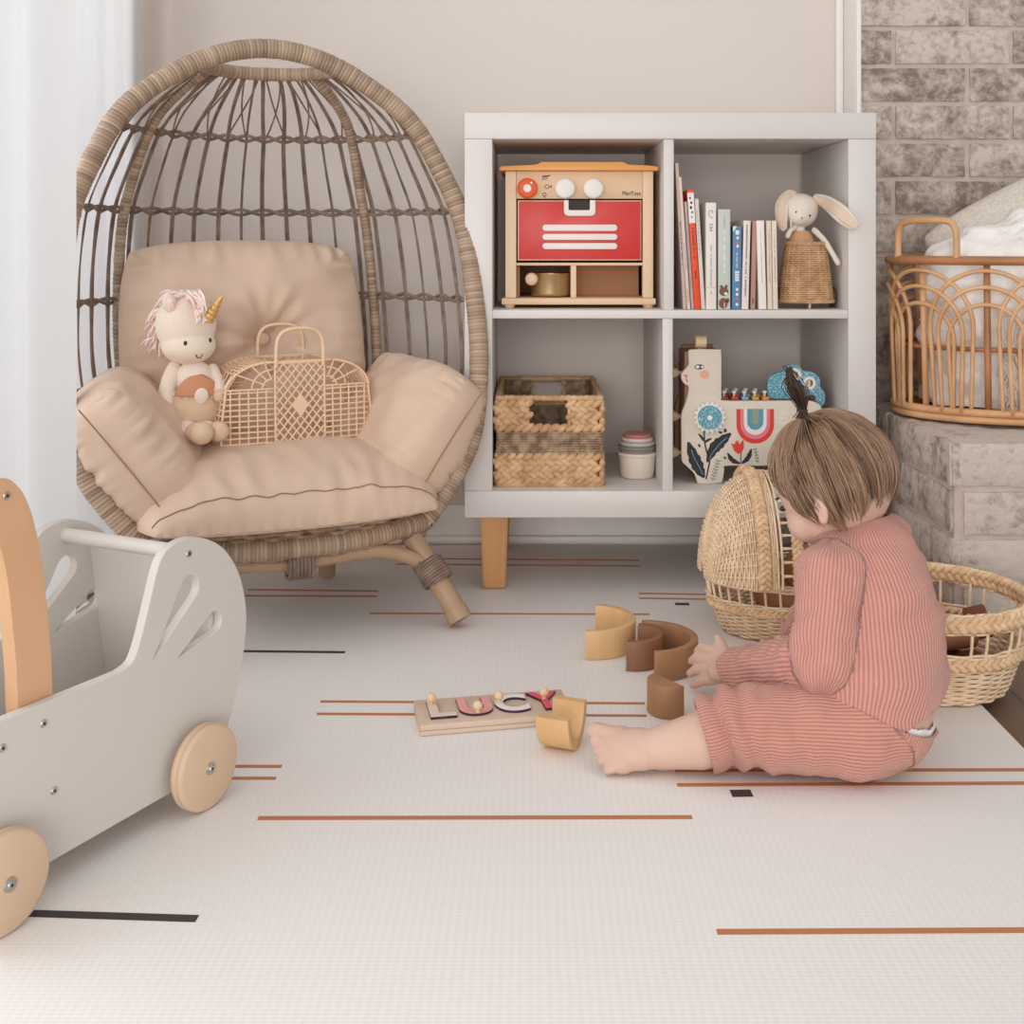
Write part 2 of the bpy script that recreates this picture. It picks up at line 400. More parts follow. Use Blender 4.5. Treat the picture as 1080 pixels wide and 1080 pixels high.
# ---- curtains
def curtain_mat(name, c, tr):
    m, nt, p = _nt(name); nt.nodes.remove(p)
    d = nt.nodes.new('ShaderNodeBsdfDiffuse'); t = nt.nodes.new('ShaderNodeBsdfTranslucent')
    for n in (d, t): n.inputs[0].default_value = srgb(*c)
    mx = nt.nodes.new('ShaderNodeMixShader'); mx.inputs[0].default_value = tr
    nt.links.new(d.outputs[0], mx.inputs[1]); nt.links.new(t.outputs[0], mx.inputs[2])
    nt.links.new(mx.outputs[0], nt.nodes['Material Output'].inputs[0])
    return m
M['curtain'] = curtain_mat('white linen curtain', (228, 228, 229), .42)
def curtain(y0, y1, xb, amp, folds, seed, edge, label, flare=.0):
    def fn(u, v):
        z = .004+2.34*v
        y = y0+(y1-y0)*u
        ph = u*folds*2*pi+seed+.5*sin(3*u+seed)
        sp = 1-.35*v
        a = amp*(.75+.25*sin(5*u+seed))
        x = xb+a*sin(ph)*sp+.3*a*sin(2.3*ph+z*1.2)+edge*u**6
        y += .35*a*sin(ph*1.0+1.2)+.02*(1-v)*flare*(u-.5)*2+nz((u*2, v*2, seed), 1)*.008
        return V((x, y, z))
    b = MB(); b.grid(fn, folds*16, 40)
    o = obj('curtain', b, M['curtain'], angle=180); tag(o, label, 'curtain', 'white curtains at the window')
    return o
curtain(1.34, 1.768, -.731, .032, 3, 1.2, .030, 'white linen curtain at the left edge, in front of the egg chair', -1.2)
curtain(2.0, 2.47, -.8185, .0068, 4, .3, 0, 'white sheer curtain behind the egg chair beside the wall corner')
# curtain rod out of sight above, so the cloth hangs from something
b = MB(); b.cyl((-.77, -.9, 2.36), (-.77, 2.55, 2.36), .012); b.ell((-.77, -.9, 2.36), (.022, .022, .022)); b.ell((-.77, 2.55, 2.36), (.022, .022, .022))
for y in (-.8, 2.5): b.cyl((-.77, y, 2.36), (WX, y, 2.36), .008)
tag(obj('curtain_rod', b, M['white']), 'white curtain rod above the window carrying both curtains', 'curtain rod')

# ---- play mat with printed stripes
def mat_mat():
    m, nt, p = _nt('cream woven play mat')
    tc = nt.nodes.new('ShaderNodeTexCoord')
    def wave(dirn, sc_):
        wv = nt.nodes.new('ShaderNodeTexWave'); wv.bands_direction = dirn; wv.inputs['Scale'].default_value = sc_; wv.inputs['Distortion'].default_value = .6
        wv.inputs['Detail Scale'].default_value = 3; nt.links.new(tc.outputs['Object'], wv.inputs[0]); return wv
    a, c = wave('X', 36), wave('Y', 60)
    ad = nt.nodes.new('ShaderNodeMath'); ad.operation = 'ADD'; nt.links.new(a.outputs['Fac'], ad.inputs[0]); nt.links.new(c.outputs['Fac'], ad.inputs[1])
    bp = nt.nodes.new('ShaderNodeBump'); bp.inputs['Strength'].default_value = .07; bp.inputs['Distance'].default_value = .002
    nt.links.new(ad.outputs[0], bp.inputs['Height']); nt.links.new(bp.outputs[0], p.inputs['Normal'])
    cr = nt.nodes.new('ShaderNodeMapRange'); cr.inputs[2].default_value = 2; nt.links.new(ad.outputs[0], cr.inputs[0])
    mx = nt.nodes.new('ShaderNodeMixRGB'); nt.links.new(cr.outputs[0], mx.inputs[0])
    mx.inputs[1].default_value = srgb(234, 230, 226); mx.inputs[2].default_value = srgb(240, 236, 233)
    nt.links.new(mx.outputs[0], p.inputs['Base Color']); p.inputs['Roughness'].default_value = .7
    return m
M['mat'] = mat_mat()
M['rust'] = mat('rust stripe print', (186, 122, 84), .7, bump=.1)
M['black'] = mat('charcoal stripe print', (62, 55, 54), .7, bump=.1)
b = MB(); b.bx(-.82, .645, -.6, 2.565, FZ, 0, .003)
def stripe(x0, y0, x1, y1, wd, mi):
    P, Q = flr(x0, y0), flr(x1, y1); d = Q-P; L = d.length; a = atan2(d.y, d.x)
    b.box((P+Q)/2, (L, wd, .0006), Matrix.Rotation(a, 3, 'Z'), mi=mi)
for s in ((272, 863, 730, 862, .0092, 1), (756, 983, 1110, 981, .0092, 1), (712, 813, 1098, 812, .009, 1), (714, 828, 1112, 826, .009, 1),
          (338, 740, 680, 742, .0085, 1), (334, 753, 682, 755, .0085, 1), (150, 808, 297, 808.5, .0085, 1), (150, 821, 291, 821, .0085, 1),
          (262, 622, 399, 623.5, .009, 1), (180, 628, 397, 629, .009, 1), (390, 647, 685, 648, .009, 1),
          (418, 589, 674, 591, .009, 1), (418, 595, 675, 597, .009, 1), (674, 626, 810, 628, .009, 1), (674, 631, 810, 633, .009, 1),
          (33, 963.5, 208, 969, .012, 2), (180, 686, 364, 688, .010, 2), (712, 637, 727, 637.3, .014, 2), (771, 837, 793, 836.6, .018, 2)):
    stripe(*s)
tag(obj('play_mat', b, [M['mat'], M['rust'], M['black']]), 'cream woven floor mat with rust and black stripes, covering the floor', 'play mat')
# ================================================================== egg chair
M['rattan'] = mat('grey brown rattan wrap', (180, 154, 130), .6, rgb2=(130, 108, 88), vscale=60, bump=.25, bscale=140)
M['strand'] = mat('dark rattan strand', (146, 124, 108), .6, rgb2=(110, 92, 80), vscale=40)
M['legwood'] = mat('tan lacquered tube', (176, 146, 116), .4, var=.08, vscale=20)
M['cushion'] = mat('tan canvas', (212, 185, 163), .72, var=.05, vscale=9, bump=.06, bscale=900, sheen=.1)
M['seam'] = mat('dark tan stitching', (158, 126, 100), .8)
PSI = .4383
chair = thing('egg_chair', 'rattan egg chair with tan cushions by the window curtain', 'chair', (-.4222, 2.03, 0), PSI)
ZS = 1.013
WK = [(.14, .205), (.2, .268), (.3, .335), (.42, .360), (.55, .362), (.7, .346), (.8, .305), (.88, .256), (.94, .180), (.98, .104), (1.0, .0)]
WK = [(z*ZS, w) for z, w in WK]
DK = [(.14, .16), (.2, .26), (.3, .325), (.45, .36), (.6, .362), (.72, .345), (.82, .295), (.9, .225), (.96, .15), (1.0, .11)]
cyl_y = lambda z: .2003*(z-.42)
WK2 = [(z, w*w) for z, w in WK]
def rimw(z): return sqrt(max(spline(WK2, z), 0))
def shw(z): return max(rimw(z), .122) if z > .7 else rimw(z)
def shell(a, z, off=0.0):
    return V(((shw(z)+off)*sin(a), cyl_y(z)+(spline(DK, z)+off)*cos(a), z))
# rim: one closed egg; a wrap of flat cane shows as ridges
half = []
N = 90
for i in range(N+1):
    th = pi*i/N
    half.append(.166+(1.0*ZS-.166)*(1-cos(th))/2)
rim_r = [V((rimw(z), cyl_y(z), z)) for z in half[:-1]]
# true rounded top
top = V((0, cyl_y(ZS), ZS))
bottom = []
for i in range(1, 24):
    u = 1-2*i/24
    x = rimw(.166)*u
    bottom.append(V((x, cyl_y(.166)-.048*(1-u*u), .166-.010*(1-u*u))))
rim = rim_r+[top]+[V((-p.x, p.y, p.z)) for p in reversed(rim_r)]+[V((-p.x, p.y, p.z)) for p in bottom]
rim = smoothpath(rim, 3, True)
def resample(P, step, closed=True):
    P = P+[P[0]] if closed else P
    out = [P[0].copy()]; acc = 0
    for a, c in zip(P, P[1:]):
        L = (c-a).length
        if L < 1e-9: continue
        t = step-acc
        while t <= L:
            out.append(a.lerp(c, t/L)); t += step
        acc = L-(t-step)
    return out
rp = resample(rim, .0013)
rs = random.Random(2)
def wrapped(pts, r, amp, per, n, closed, name):
    b = MB(); TL = b.bm.verts.layers.float.new('tone'); m = len(pts); tn = [rs.random() for _ in range(m//per+2)]; rj = [rs.uniform(-.4, .4)*amp for _ in range(m//per+2)]
    b.tube(pts, [r+amp*abs(sin(pi*i/per))+rj[i//per] for i in range(m)], n, closed)
    b.bm.verts.ensure_lookup_table()
    for k, v in enumerate(b.bm.verts):
        i = (k//n) % m; v[TL] = .62*tn[i//per]+.38*abs(sin(pi*i/per))
    return obj(name, b, M['rattanwrap'], chair, angle=180)
def tone_mat(name, c0, c1, rough):
    m, nt, p = _nt(name); a = nt.nodes.new('ShaderNodeAttribute'); a.attribute_name = 'tone'
    cr = nt.nodes.new('ShaderNodeValToRGB'); cr.color_ramp.elements[0].color = srgb(*c0); cr.color_ramp.elements[1].color = srgb(*c1)
    nt.links.new(a.outputs['Fac'], cr.inputs[0]); nt.links.new(cr.outputs[0], p.inputs['Base Color']); p.inputs['Roughness'].default_value = rough; return m
M['rattanwrap'] = tone_mat('wrapped rattan cane', (124, 100, 80), (188, 164, 140), .5)
wrapped(rp, .0170, .0011, 5, 12, True, 'rim')
# crown ring
b = MB(); cp = []
for i in range(61):
    a = -pi/2+pi*i/60; cp.append(shell(a, .983))
wrapped(resample(cp, .0013, False), .0120, .0011, 6, 10, False, 'crown_ring'); b.bm.free()
# thick wrapped ribs
for a in (-43, 43):
    b = MB(); pts = [shell(R(a)*(1+.12*max(0, z-.75)/.25), z) for z in [.16+.82*i/80 for i in range(81)]]
    wrapped(resample(pts, .0013, False), .0094, .0010, 6, 9, False, 'wrapped_rib'); b.bm.free()
# thin ribs: pairs of strands
def strand(pts, r, wig=.0):
    b = MB()
    for sgn in (-1, 1):
        q = []
        for i, p in enumerate(pts):
            t = (pts[min(i+1, len(pts)-1)]-pts[max(i-1, 0)]).normalized(); c = V((p.x, p.y-cyl_y(p.z), 0)).normalized(); s_ = t.cross(c)
            q.append(p+s_*sgn*r*.95+c*wig*sin(i*.8+sgn))
        b.tube(q, r, 5)
    return b
rsr = random.Random(7)
for i in range(-11, 12):
    a = i*7.85
    if abs(abs(a)-43) < 3.2 or abs(a) > 88: continue
    a += rsr.uniform(-.6, .6)
    # rows lean in towards the crown
    lean = rsr.uniform(-.07, .07)
    pts = [shell(R(a)+(lean*max(0, z-.86)/.13), z) for z in [.16+.818*k/48 for k in range(49)]]
    b = strand(pts, .0024 if i % 4 else .0015, .0006)
    obj('rib', b, M['strand'], chair, angle=180)
# crossing strands in the top row
for i in range(-10, 11, 1):
    a = i*8.2
    pts = [shell(R(a)+(R(10)*(1 if i % 2 else -1)*k/14), .868+.115*k/14, -.002) for k in range(15)]
    b = MB(); b.tube(pts, .0018, 5); obj('cross_strand', b, M['strand'], chair, angle=180)
# binding rings: two strands twisted round each other
for z in (.40, .552, .722, .868):
    b = MB()
    n = 150
    for s_ in (0, pi):
        pts = []
        for i in range(n+1):
            a = -pi/2+pi*i/n
            ph = 2*pi*i/n*11.5+s_
            pts.append(shell(a, z+.0052*sin(ph)+.004*(1 if s_ else -1)*0, .0048*cos(ph)+.002))
        b.tube(pts, .0036, 6)
    obj('binding_ring', b, M['strand'], chair, angle=180)
# woven base band
bl = [p+V((0, 0, 0)) for p in bottom]
loop = [V((rimw(.166)*(1-2*i/30), cyl_y(.166)-.048*(1-(1-2*i/30)**2), 0)) for i in range(31)]
loop += [V((p.x, p.y, 0)) for p in [shell(a, .165) for a in [-pi/2+pi*k/40 for k in range(1, 40)]]]
def weave(loop, z0, z1, rows, r, pitch, out=lambda t: 0.0, flat=2.2, amp=.004, mb=None, zmap=None):
    """horizontal flat strands over and under uprights every `pitch` along a closed loop"""
    b = mb or MB(); P = smoothpath(loop, 3, True); L = sum((P[(i+1) % len(P)]-P[i]).length for i in range(len(P)))
    n = max(8, int(round(L/pitch))); n += n % 2 == 0; stp = L/(n*4)
    q = resample(P, stp)[:n*4]
    c = sum(P, V())/len(P)
    for k in range(rows):
        t = k/(rows-1) if rows > 1 else 0; z = z0+(z1-z0)*t
        pts = []
        for i, p in enumerate(q):
            tg = q[(i+1) % len(q)]-q[i-1]; nr = V((tg.y, -tg.x, 0)).normalized()
            if nr.dot(p-c) < 0: nr = -nr
            ph = pi*i/4+(pi if k % 2 else 0)
            pp = p+nr*(amp*sin(ph)+out(t)); pp.z = z+(zmap(p) if zmap else 0); pts.append(pp)
        b.tube(pts, r, 6, True, flat=1/flat, up=(0, 0, 1)) if False else b.tube(pts, r, 6, True)
    return b, q, n
zt = lambda p: -.012*max(0, min(1, (-p.y+.0)/.13))
b, q, n = weave(loop, .150, .190, 6, .0052, .028, amp=.0034, zmap=zt)
for i in range(0, len(q), 4):
    p = q[i]; b.tube([V((p.x, p.y, .144+zt(p))), V((p.x, p.y, .196+zt(p)))], .0042, 5)
obj('woven_base', b, M['rattan'], chair, angle=70)
b = MB(); b.poly([V((p.x*.97, p.y*.97, .158+zt(p))) for p in q[::2]]); b.poly([V((p.x*.97, p.y*.97, .168+zt(p))) for p in q[::2]])
obj('base_panel', b, M['strand'], chair)
# legs
def wrap(p0, p1, r, turns):
    b = MB(); p0, p1 = V(p0), V(p1); t = (p1-p0); u = t.normalized().orthogonal(); v = t.normalized().cross(u); pts = []
    for i in range(turns*12+1):
        a = 2*pi*i/12; pts.append(p0+t*(i/(turns*12))+(u*cos(a)+v*sin(a))*r)
    b.tube(pts, t.length/turns*.62, 5); b.cyl(p0, p1, r, None, 12); return b
for sx in (-1, 1):
    p0, p1 = V((sx*.200, -.040, .162)), V((sx*.266, -.143, .0145))
    b = MB(); b.cyl(p0, p1, .0185, .0185, 18)
    lg = obj('leg', b, M['legwood'], chair)
    obj('binding', wrap(p0.lerp(p1, .40), p0.lerp(p1, .62), .0225, 8), M['strand'], lg, angle=180)
    obj('binding', wrap(p0.lerp(p1, -.02), p0.lerp(p1, .14), .0205, 5), M['strand'], lg, angle=180)
    b = MB(); b.cyl(p0.lerp(p1, .90), p1+V((0, 0, -.002)), .021, .021, 18); obj('foot_cap', b, M['legwood'], lg)
    p0, p1 = V((sx*.135, .20, .172)), V((sx*.14, .256, .0058))
    b = MB(); b.cyl(p0, p1, .0165, .0165, 18); lg = obj('leg', b, M['legwood'], chair)
    obj('binding', wrap(p0.lerp(p1, .3), p0.lerp(p1, .74), .024, 9), M['strand'], lg, angle=180)
arc = smoothpath([(-.236, -.092, .085), (-.205, -.085, .110), (-.13, -.082, .132), (0, -.086, .128), (.13, -.082, .132), (.205, -.085, .110), (.236, -.092, .082)], 8)
b = MB(); b.tube(arc, .0125, 12)
st = obj('stretcher', b, M['legwood'], chair, angle=180)
obj('binding', wrap((-.022, -.086, .1285), (.022, -.086, .1285), .0175, 7), M['strand'], st, angle=180)

# ------------------------------------------------------------------ cushions
def pillow(W, H, T, Mx, e=.42, pinch=.07, wr=.006, seed=0, n=44, tuft=None, taper=0.0, crease=9.0, rnd=.12):
    """boxless pillow: width along x, height along z, fat along y"""
    b = MB()
    def fn(side):
        def g(a, c):
            u, v = 2*a-1, 2*c-1
            u = sin(u*pi/2)*.55+u*.45; v = sin(v*pi/2)*.55+v*.45
            rc_ = 1-rnd*abs(u*v)**2.4
            x = W*u*(1-pinch*(1-v*v))*(1-taper*v)*rc_; z = H*v*(1-pinch*(1-u*u))*rc_
            f = max(0, 1-u*u)**e*max(0, 1-v*v)**e
            y = T*f
            ed = min(1-abs(u), 1-abs(v)); g_ = exp(-((ed-.12)/.14)**2)
            al = v if abs(u) > abs(v) else u
            y += wr*g_*nz((al*crease, seed, side*3), 1)*min(1, f*3)
            y += wr*1.3*f*(nz((u*1.6+seed, v*1.6, side), 1)+.5*nz((u*4+seed, v*3, side+2), 1))
            if tuft:
                for tx, tz, dp, rr in tuft:
                    dx, dz = u-tx, v-tz; d = sqrt(dx*dx+dz*dz); an = atan2(dz, dx)
                    y -= dp*exp(-(d/rr)**2)*T
                    y += .26*T*exp(-((d-.26)/.24)**2)*(nz((cos(an)*3.0, sin(an)*3.0, seed+4), 1))
            return Mx @ V((x, side*y, z))
        return g
    b.grid(fn(-1), n, n); b.grid(fn(1), n, n)
    bmesh.ops.remove_doubles(b.bm, verts=b.bm.verts, dist=.0004)
    return b
def frame(c, xa, za):
    xa = V(xa).normalized(); za = V(za); za = (za-xa*za.dot(xa)).normalized(); ya = za.cross(xa)
    m = Matrix((xa, ya, za)).transposed().to_4x4(); m.translation = V(c); return m
def edge_line(W, H, Mx, pinch, side, taper=0.0, n=40):
    pts = []
    for i in range(n+1):
        s = -1+2*i/n
        pts.append(Mx @ (V((side*W*(1-pinch*(1-s*s)), 0, H*s)) if abs(side) == 1 else V((W*s, 0, (side/2)*H*(1-pinch*(1-s*s))))))
    return pts
cset = thing('seat_cushion', 'tan padded seat cushion with two side bolsters inside the egg chair', 'cushion', (-.4222, 2.03, .184), PSI)
def pad(u, v, side):
    # u across, v front to back, domed top with boxed front
    U, W_ = 2*u-1, 2*v-1
    U = sin(U*pi/2)*.6+U*.4; W_ = sin(W_*pi/2)*.6+W_*.4
    y = .088+.21*W_-.030*(1-U*U)*max(0, -W_)
    half = .245+.025*(1-W_*W_)-.05*max(0, W_)
    x = half*U*(1-.05*(W_**4))
    fx = max(0, 1-abs(U)**3.2)**.5; fy = max(0, 1-abs(W_)**3.2)**.42; f = fx*fy
    if side > 0:
        z = .018+.114*f-.022*max(0, -W_)*f
        ed = exp(-((W_+.80)/.22)**2)
        z += .014*ed*nz((U*10, 3, 0), 1)*f+.008*nz((U*2.5, W_*2, 5), 1)*f+.007*f*nz((U*7+W_*2, W_*3, 8), 1)
        y += .006*ed*nz((U*9, 6, 2), 1)
    else: z = .018-.016*f
    return V((x, y, z))
b = MB(); b.grid(lambda u, v: pad(u, v, 1), 70, 50); b.grid(lambda u, v: pad(u, v, -1), 70, 50)
bmesh.ops.remove_doubles(b.bm, verts=b.bm.verts, dist=.0004)
sp = obj('seat_pad', b, M['cushion'], cset, angle=180)
b = MB(); sm = []
for i in range(61):
    p = pad(.015+.97*i/60, .082, 1); sm.append(p+V((0, -.0006, .0006)))
b.tube(sm, .0011, 5); obj('seam', b, M['seam'], sp, angle=180)
for sx in (-1, 1):
    Mx = frame((sx*.236, .088, .128), (-sx*.20, 1, .05), (sx*.60, .06, .80))
    bo = pillow(.172, .140, .088, Mx, .30, .03, .014, 3+sx, 56, rnd=.17)
    o = obj('side_bolster', bo, M['cushion'], cset, angle=180)
    b = MB(); b.tube([p+V((-sx*.0, -.001, 0)) for p in edge_line(.1725, .122, Mx, .03, -1)], .0013, 5); obj('seam', b, M['seam'], o, angle=180)
bp = thing('back_pillow', 'square tan back pillow with a centre button leaning in the egg chair', 'cushion', (-.4222, 2.03, .26), PSI)
Mx = frame((-.022, .245, .210), (1, 0, 0), (0, .22, 1))
b = pillow(.234, .200, .088, Mx, .33, .02, .015, 11, 80, [(.10, -.02, .62, .16)])
o = obj('pillow_cover', b, M['cushion'], bp, angle=180)
b = MB(); b.ell(Mx @ V((.0228, -.050, -.002)), (.0125, .006, .0125), None, 14, 8); obj('button', b, M['cushion'], bp, angle=180)
# ================================================================== white toy cart
M['cartwhite'] = mat('white painted plywood', (208, 202, 195), .42, bump=.01, bscale=40)
M['beech'] = wood('beech plywood', (216, 172, 132), (200, 152, 112), 6, (1.2, 1, .25), .5)
M['ply'] = wood('pale plywood disc', (222, 194, 166), (208, 178, 148), 5, (1, 1, .2), .55)
M['plyedge'] = mat('plywood edge', (178, 140, 108), .7, rgb2=(120, 90, 68), vscale=90, stretch=(.05, 9, .05))
M['steel'] = mat('steel screw', (190, 186, 180), .3, metal=.9)
M['dark'] = mat('painted recess shade', (50, 46, 44), .7)  # dark colour stands in for shade inside screw sockets and the handle hole
CO = V((-.404, 1.366, 0)); CA = atan2(.895, .446)
cart = thing('toy_cart', 'white wooden toy cart on beech wheels with a bent wood handle, by the curtain', 'toy cart', CO, CA)
CM = Matrix.Translation(CO) @ Matrix.Rotation(CA, 4, 'Z'); CI = CM.inverted()
def cartp(px, py, yl):
    """(along, height) on the cart's side plane at local y"""
    O = CM @ V((0, yl, 0)); d = V((cos(CA), sin(CA), 0)); k = (px-CX)/FPX
    t = (k*O.y-O.x)/(d.x-k*d.y); Y = O.y+t*d.y
    return (t, EYE-(py-CY)*Y/FPX)
side = [(-.315, .03), (.025, .028), (.062, .045), (.082, .082), (.100, .130), (.110, .180), (.108, .215), (.096, .252), (.072, .285), (.042, .305), (.010, .3145), (-.018, .312),
        (-.034, .303), (-.044, .285), (-.052, .262), (-.064, .228), (-.074, .205), (-.082, .196), (-.098, .192), (-.315, .196)]
so = [(p.x, p.y) for p in smoothpath([(x, z, 0) for x, z in side[1:-1]], 5)]
so = [side[0]]+so+[side[-1]]
def tear(tip, c, r, n=22):
    """teardrop outline: a point and a round end"""
    tip, c = V((tip[0], tip[1])), V((c[0], c[1])); d = c-tip; a = atan2(d.y, d.x); L = d.length; out = [(tip.x, tip.y)]
    be = math.acos(min(.99, r/L))
    for i in range(n+1):
        th = a+pi+be+(2*pi-2*be)*i/n
        out.append((c.x+r*cos(th), c.y+r*sin(th)))
    return out
drops = [tear(cartp(161.5, 697, 0), cartp(200, 621, 0), .0155), tear(cartp(187.5, 694.5, 0), cartp(226, 656, 0), .0128)]
RX = Matrix.Rotation(R(90), 4, 'X')     # plate (x,y) to (x,z); thickness along -y
def screw(c, ny, parent, r=.0042):
    b = MB(); b.cyl(V(c), V(c)+V((0, ny*.0012, 0)), r, r*.85, 16); b.cyl(V(c)+V((0, ny*.0012, 0)), V(c)+V((0, ny*.0014, 0)), r*.42, r*.42, 6, mi=1)
    return obj('screw', b, [M['steel'], M['dark']], parent)
for nm, yc in (('side_panel', .006), ('side_panel', .206)):
    me = plate([so]+drops, .012, .0012); me.transform(Matrix.Translation((0, yc, 0)) @ RX)
    o = fin(nm, me, M['cartwhite'], cart, angle=35)
    if yc < .1:
        for px, py in ((199, 584), (46, 763), (2.5, 789), (57, 834)):
            t, z = cartp(px, py, 0); screw((t, -.0002, z), -1, o)
t0, z0 = cartp(199, 584, 0)
b = MB(); b.cyl((t0, .011, z0), (t0, .201, z0), .009, None, 20); obj('crossbar', b, M['cartwhite'], cart)
def board(p, q, th, name):
    b = MB(); d = V((q[0]-p[0], 0, q[1]-p[1])); a = atan2(d.z, d.x)
    b.box(((p[0]+q[0])/2, .106, (p[1]+q[1])/2), (d.length, .188, th), Matrix.Rotation(-a, 3, 'Y'), .0012); obj(name, b, M['cartwhite'], cart)
board((.084, .05), (.048, .285), .009, 'front_panel'); board((-.30, .050), (.05, .050), .010, 'floor_board'); board((-.305, .057), (-.308, .19), .010, 'rear_panel')
# handle arms: bent planks inside the side panels
hr = [(57, 745), (54.5, 700), (50, 645), (44.5, 595), (36.5, 553), (27, 525), (16, 510), (3, 504.5)]
P1 = [cartp(x, y, .014) for x, y in hr]
P1[0] = (P1[0][0], .13)
inner = [cartp(x, y, .014) for x, y in ((20, 752), (17, 715), (12.5, 660), (7, 610), (-1, 575))]
inner[0] = (inner[0][0], .13)
x_, z_ = P1[-1]
tail = [(x_-.03, z_-.004), (x_-.075, z_-.026), (x_-.082, z_-.048), (x_-.05, z_-.060)]
hp = [(p.x, p.y) for p in smoothpath([(a, c, 0) for a, c in P1+tail], 5)]+[(p.x, p.y) for p in smoothpath([(a, c, 0) for a, c in inner[::-1]], 5)]
for yc in (.0225, .1895):
    me = plate([hp], .018, .001); me.transform(Matrix.Translation((0, yc, 0)) @ RX); o = fin('handle', me, [M['beech']], cart, angle=35)
    if yc < .1:
        t, z = cartp(8, 523, .012); screw((t, .0133, z), -1, o)
b = MB(); t, z = cartp(8, 523, .012); b.cyl((t-.0, .03, z), (t, .182, z), .011, None, 20); obj('grip', b, M['beech'], cart)
for (px, py) in ((222, 815), (10.5, 939)):
    t, z = cartp(px, py, -.028)
    for ys in (-1, 1):
        yc = -.019 if ys < 0 else .231
        b = MB(); r = .0485
        b.lathe([(0, -.009), (r-.004, -.009), (r-.0012, -.0078), (r, -.005), (r, -.0012), (r-.0012, 0), (r, .0012), (r, .005), (r-.0012, .0078), (r-.004, .009), (0, .009)], 48, Matrix.Translation((t, yc, r+.0004)) @ Matrix.Rotation(R(90), 4, 'X'))
        wh = obj('wheel', b, M['ply'], cart, angle=50)
        b = MB(); sg = ys
        b.cyl((t, yc+sg*.009, r), (t, yc+sg*.0110, r), .0072, .0066, 20); b.cyl((t, yc+sg*.0110, r), (t, yc+sg*.0122, r), .0042, .0036, 16); b.cyl((t, yc+sg*.0122, r), (t, yc+sg*.0124, r), .0017, .0017, 6, mi=1)
        obj('hub', b, [M['steel'], M['dark']], wh)
        b = MB(); b.cyl((t, yc-sg*.009, r), (t, yc-sg*.021, r), .010, None, 14); obj('axle', b, M['steel'], wh)
# ================================================================== cube shelf
SY = 2.21; SX0, SX1 = -.125, .650; SZ0, SZ1 = .1423, .9046; SD = .385
M['shelfwhite'] = mat('white foil shelf board', (215, 210, 206), .42)
M['legoak'] = wood('honey oak leg', (206, 156, 104), (178, 126, 78), 7, (1.5, 1.5, .12), .45)
shelf = thing('cube_shelf', 'white two by two cube shelf on honey wood legs against the wall', 'shelf', ((SX0+SX1)/2, SY+SD/2, 0))
ox, oy = (SX0+SX1)/2, SY+SD/2
def sbx(n, x0, x1, y0, y1, z0, z1, bev=.0012):
    b = MB(); b.bx(x0-ox, x1-ox, y0-oy, y1-oy, z0, z1, bev); return obj(n, b, M['shelfwhite'], shelf)
TT = .049
sbx('top_panel', SX0, SX1, SY, SY+SD, SZ1-TT, SZ1); sbx('bottom_panel', SX0, SX1, SY, SY+SD, SZ0, SZ0+.050)
sbx('side_panel', SX0, SX0+.052, SY+.001, SY+SD, SZ0+.0502, SZ1-TT-.0002); sbx('side_panel', SX1-.052, SX1, SY+.001, SY+SD, SZ0+.0502, SZ1-TT-.0002)
SH0, SH1 = .517, .533; DX0, DX1 = .2505, .2695; ZB = SZ0+.0502; ZI = SZ1-TT-.0002
sbx('shelf_board', SX0+.052, SX1-.052, SY+.003, SY+SD-.002, SH0, SH1)
sbx('divider', DX0, DX1, SY+.004, SY+SD-.002, SH1+.0002, ZI); sbx('divider', DX0-.002, DX1-.002, SY+.004, SY+SD-.002, ZB, SH0-.0002)
for x in (-.070, .595):
    for y in (SY+.047, SY+.33):
        b = MB(); h0, h1 = .0265, .0215
        b.loft([[V((x-ox+a*h, y-oy+c*h, z)) for a, c in ((-1, -1), (1, -1), (1, 1), (-1, 1))] for z, h in ((SZ0-.0002, h0), (.0008, h1))], True, True)
        bmesh.ops.bevel(b.bm, geom=list(b.bm.edges), offset=.003, segments=2, affect='EDGES')
        obj('leg', b, M['legoak'], shelf)

# ------------------------------------------------------------------ toy oven
OY = 2.27; OS = OY/FPX; OX0 = (611-CX)*OS; OZ = SH1
oven = thing('toy_oven', 'wooden toy oven with red door and orange top in the upper left cube', 'toy oven', (OX0, OY, OZ+.0005))
def o2(px, py): return ((px-CX)*OS-OX0, EYE-(py-CY)*OS-OZ)
M['birch'] = wood('pale birch', (236, 208, 176), (222, 190, 156), 6, (1, 1, .14), .55)
M['birchh'] = wood('pale birch panel', (236, 206, 174), (218, 182, 146), 7, (.14, 1, 1), .55)
M['orangetop'] = mat('orange lacquer', (226, 158, 78), .4)
M['red'] = mat('red lacquer', (206, 52, 48), .4)
M['orange'] = mat('orange knob', (230, 92, 38), .4)
M['offwhite'] = mat('off white plastic', (232, 228, 222), .45)
M['brownin'] = wood('brown plywood', (176, 128, 84), (156, 108, 66), 6, (.2, 1, 1), .6)
M['ink'] = mat('black print', (52, 42, 38), .6)
def obox(n, x0, y0, x1, y1, d0, d1, m, par=None, bev=.0015):
    a, c = o2(x0, y0), o2(x1, y1); b = MB(); b.bx(a[0], c[0], d0, d1, c[1], a[1], bev); return obj(n, b, m, par or oven)
D = .235
base = obox('base', 529, 314.5, 691.5, 321.5, -.008, D, M['birchh'], bev=.003)
for px in (537.5, 684):
    for y in (.012, D-.02):
        x, z = o2(px, 321.3); b = MB(); b.cyl((x, y, 0), (x, y, z), .0085, .0115, 18); obj('foot', b, M['birch'], oven)
for x0, x1 in ((533, 544.5), (678, 689)): obox('post', x0, 180.7, x1, 314.3, 0, .022, M['birch'])
obox('side_wall', 533.5, 180.7, 538, 314.3, .0225, D, M['birch']); obox('side_wall', 684, 180.7, 688.5, 314.3, .0225, D, M['birch'])
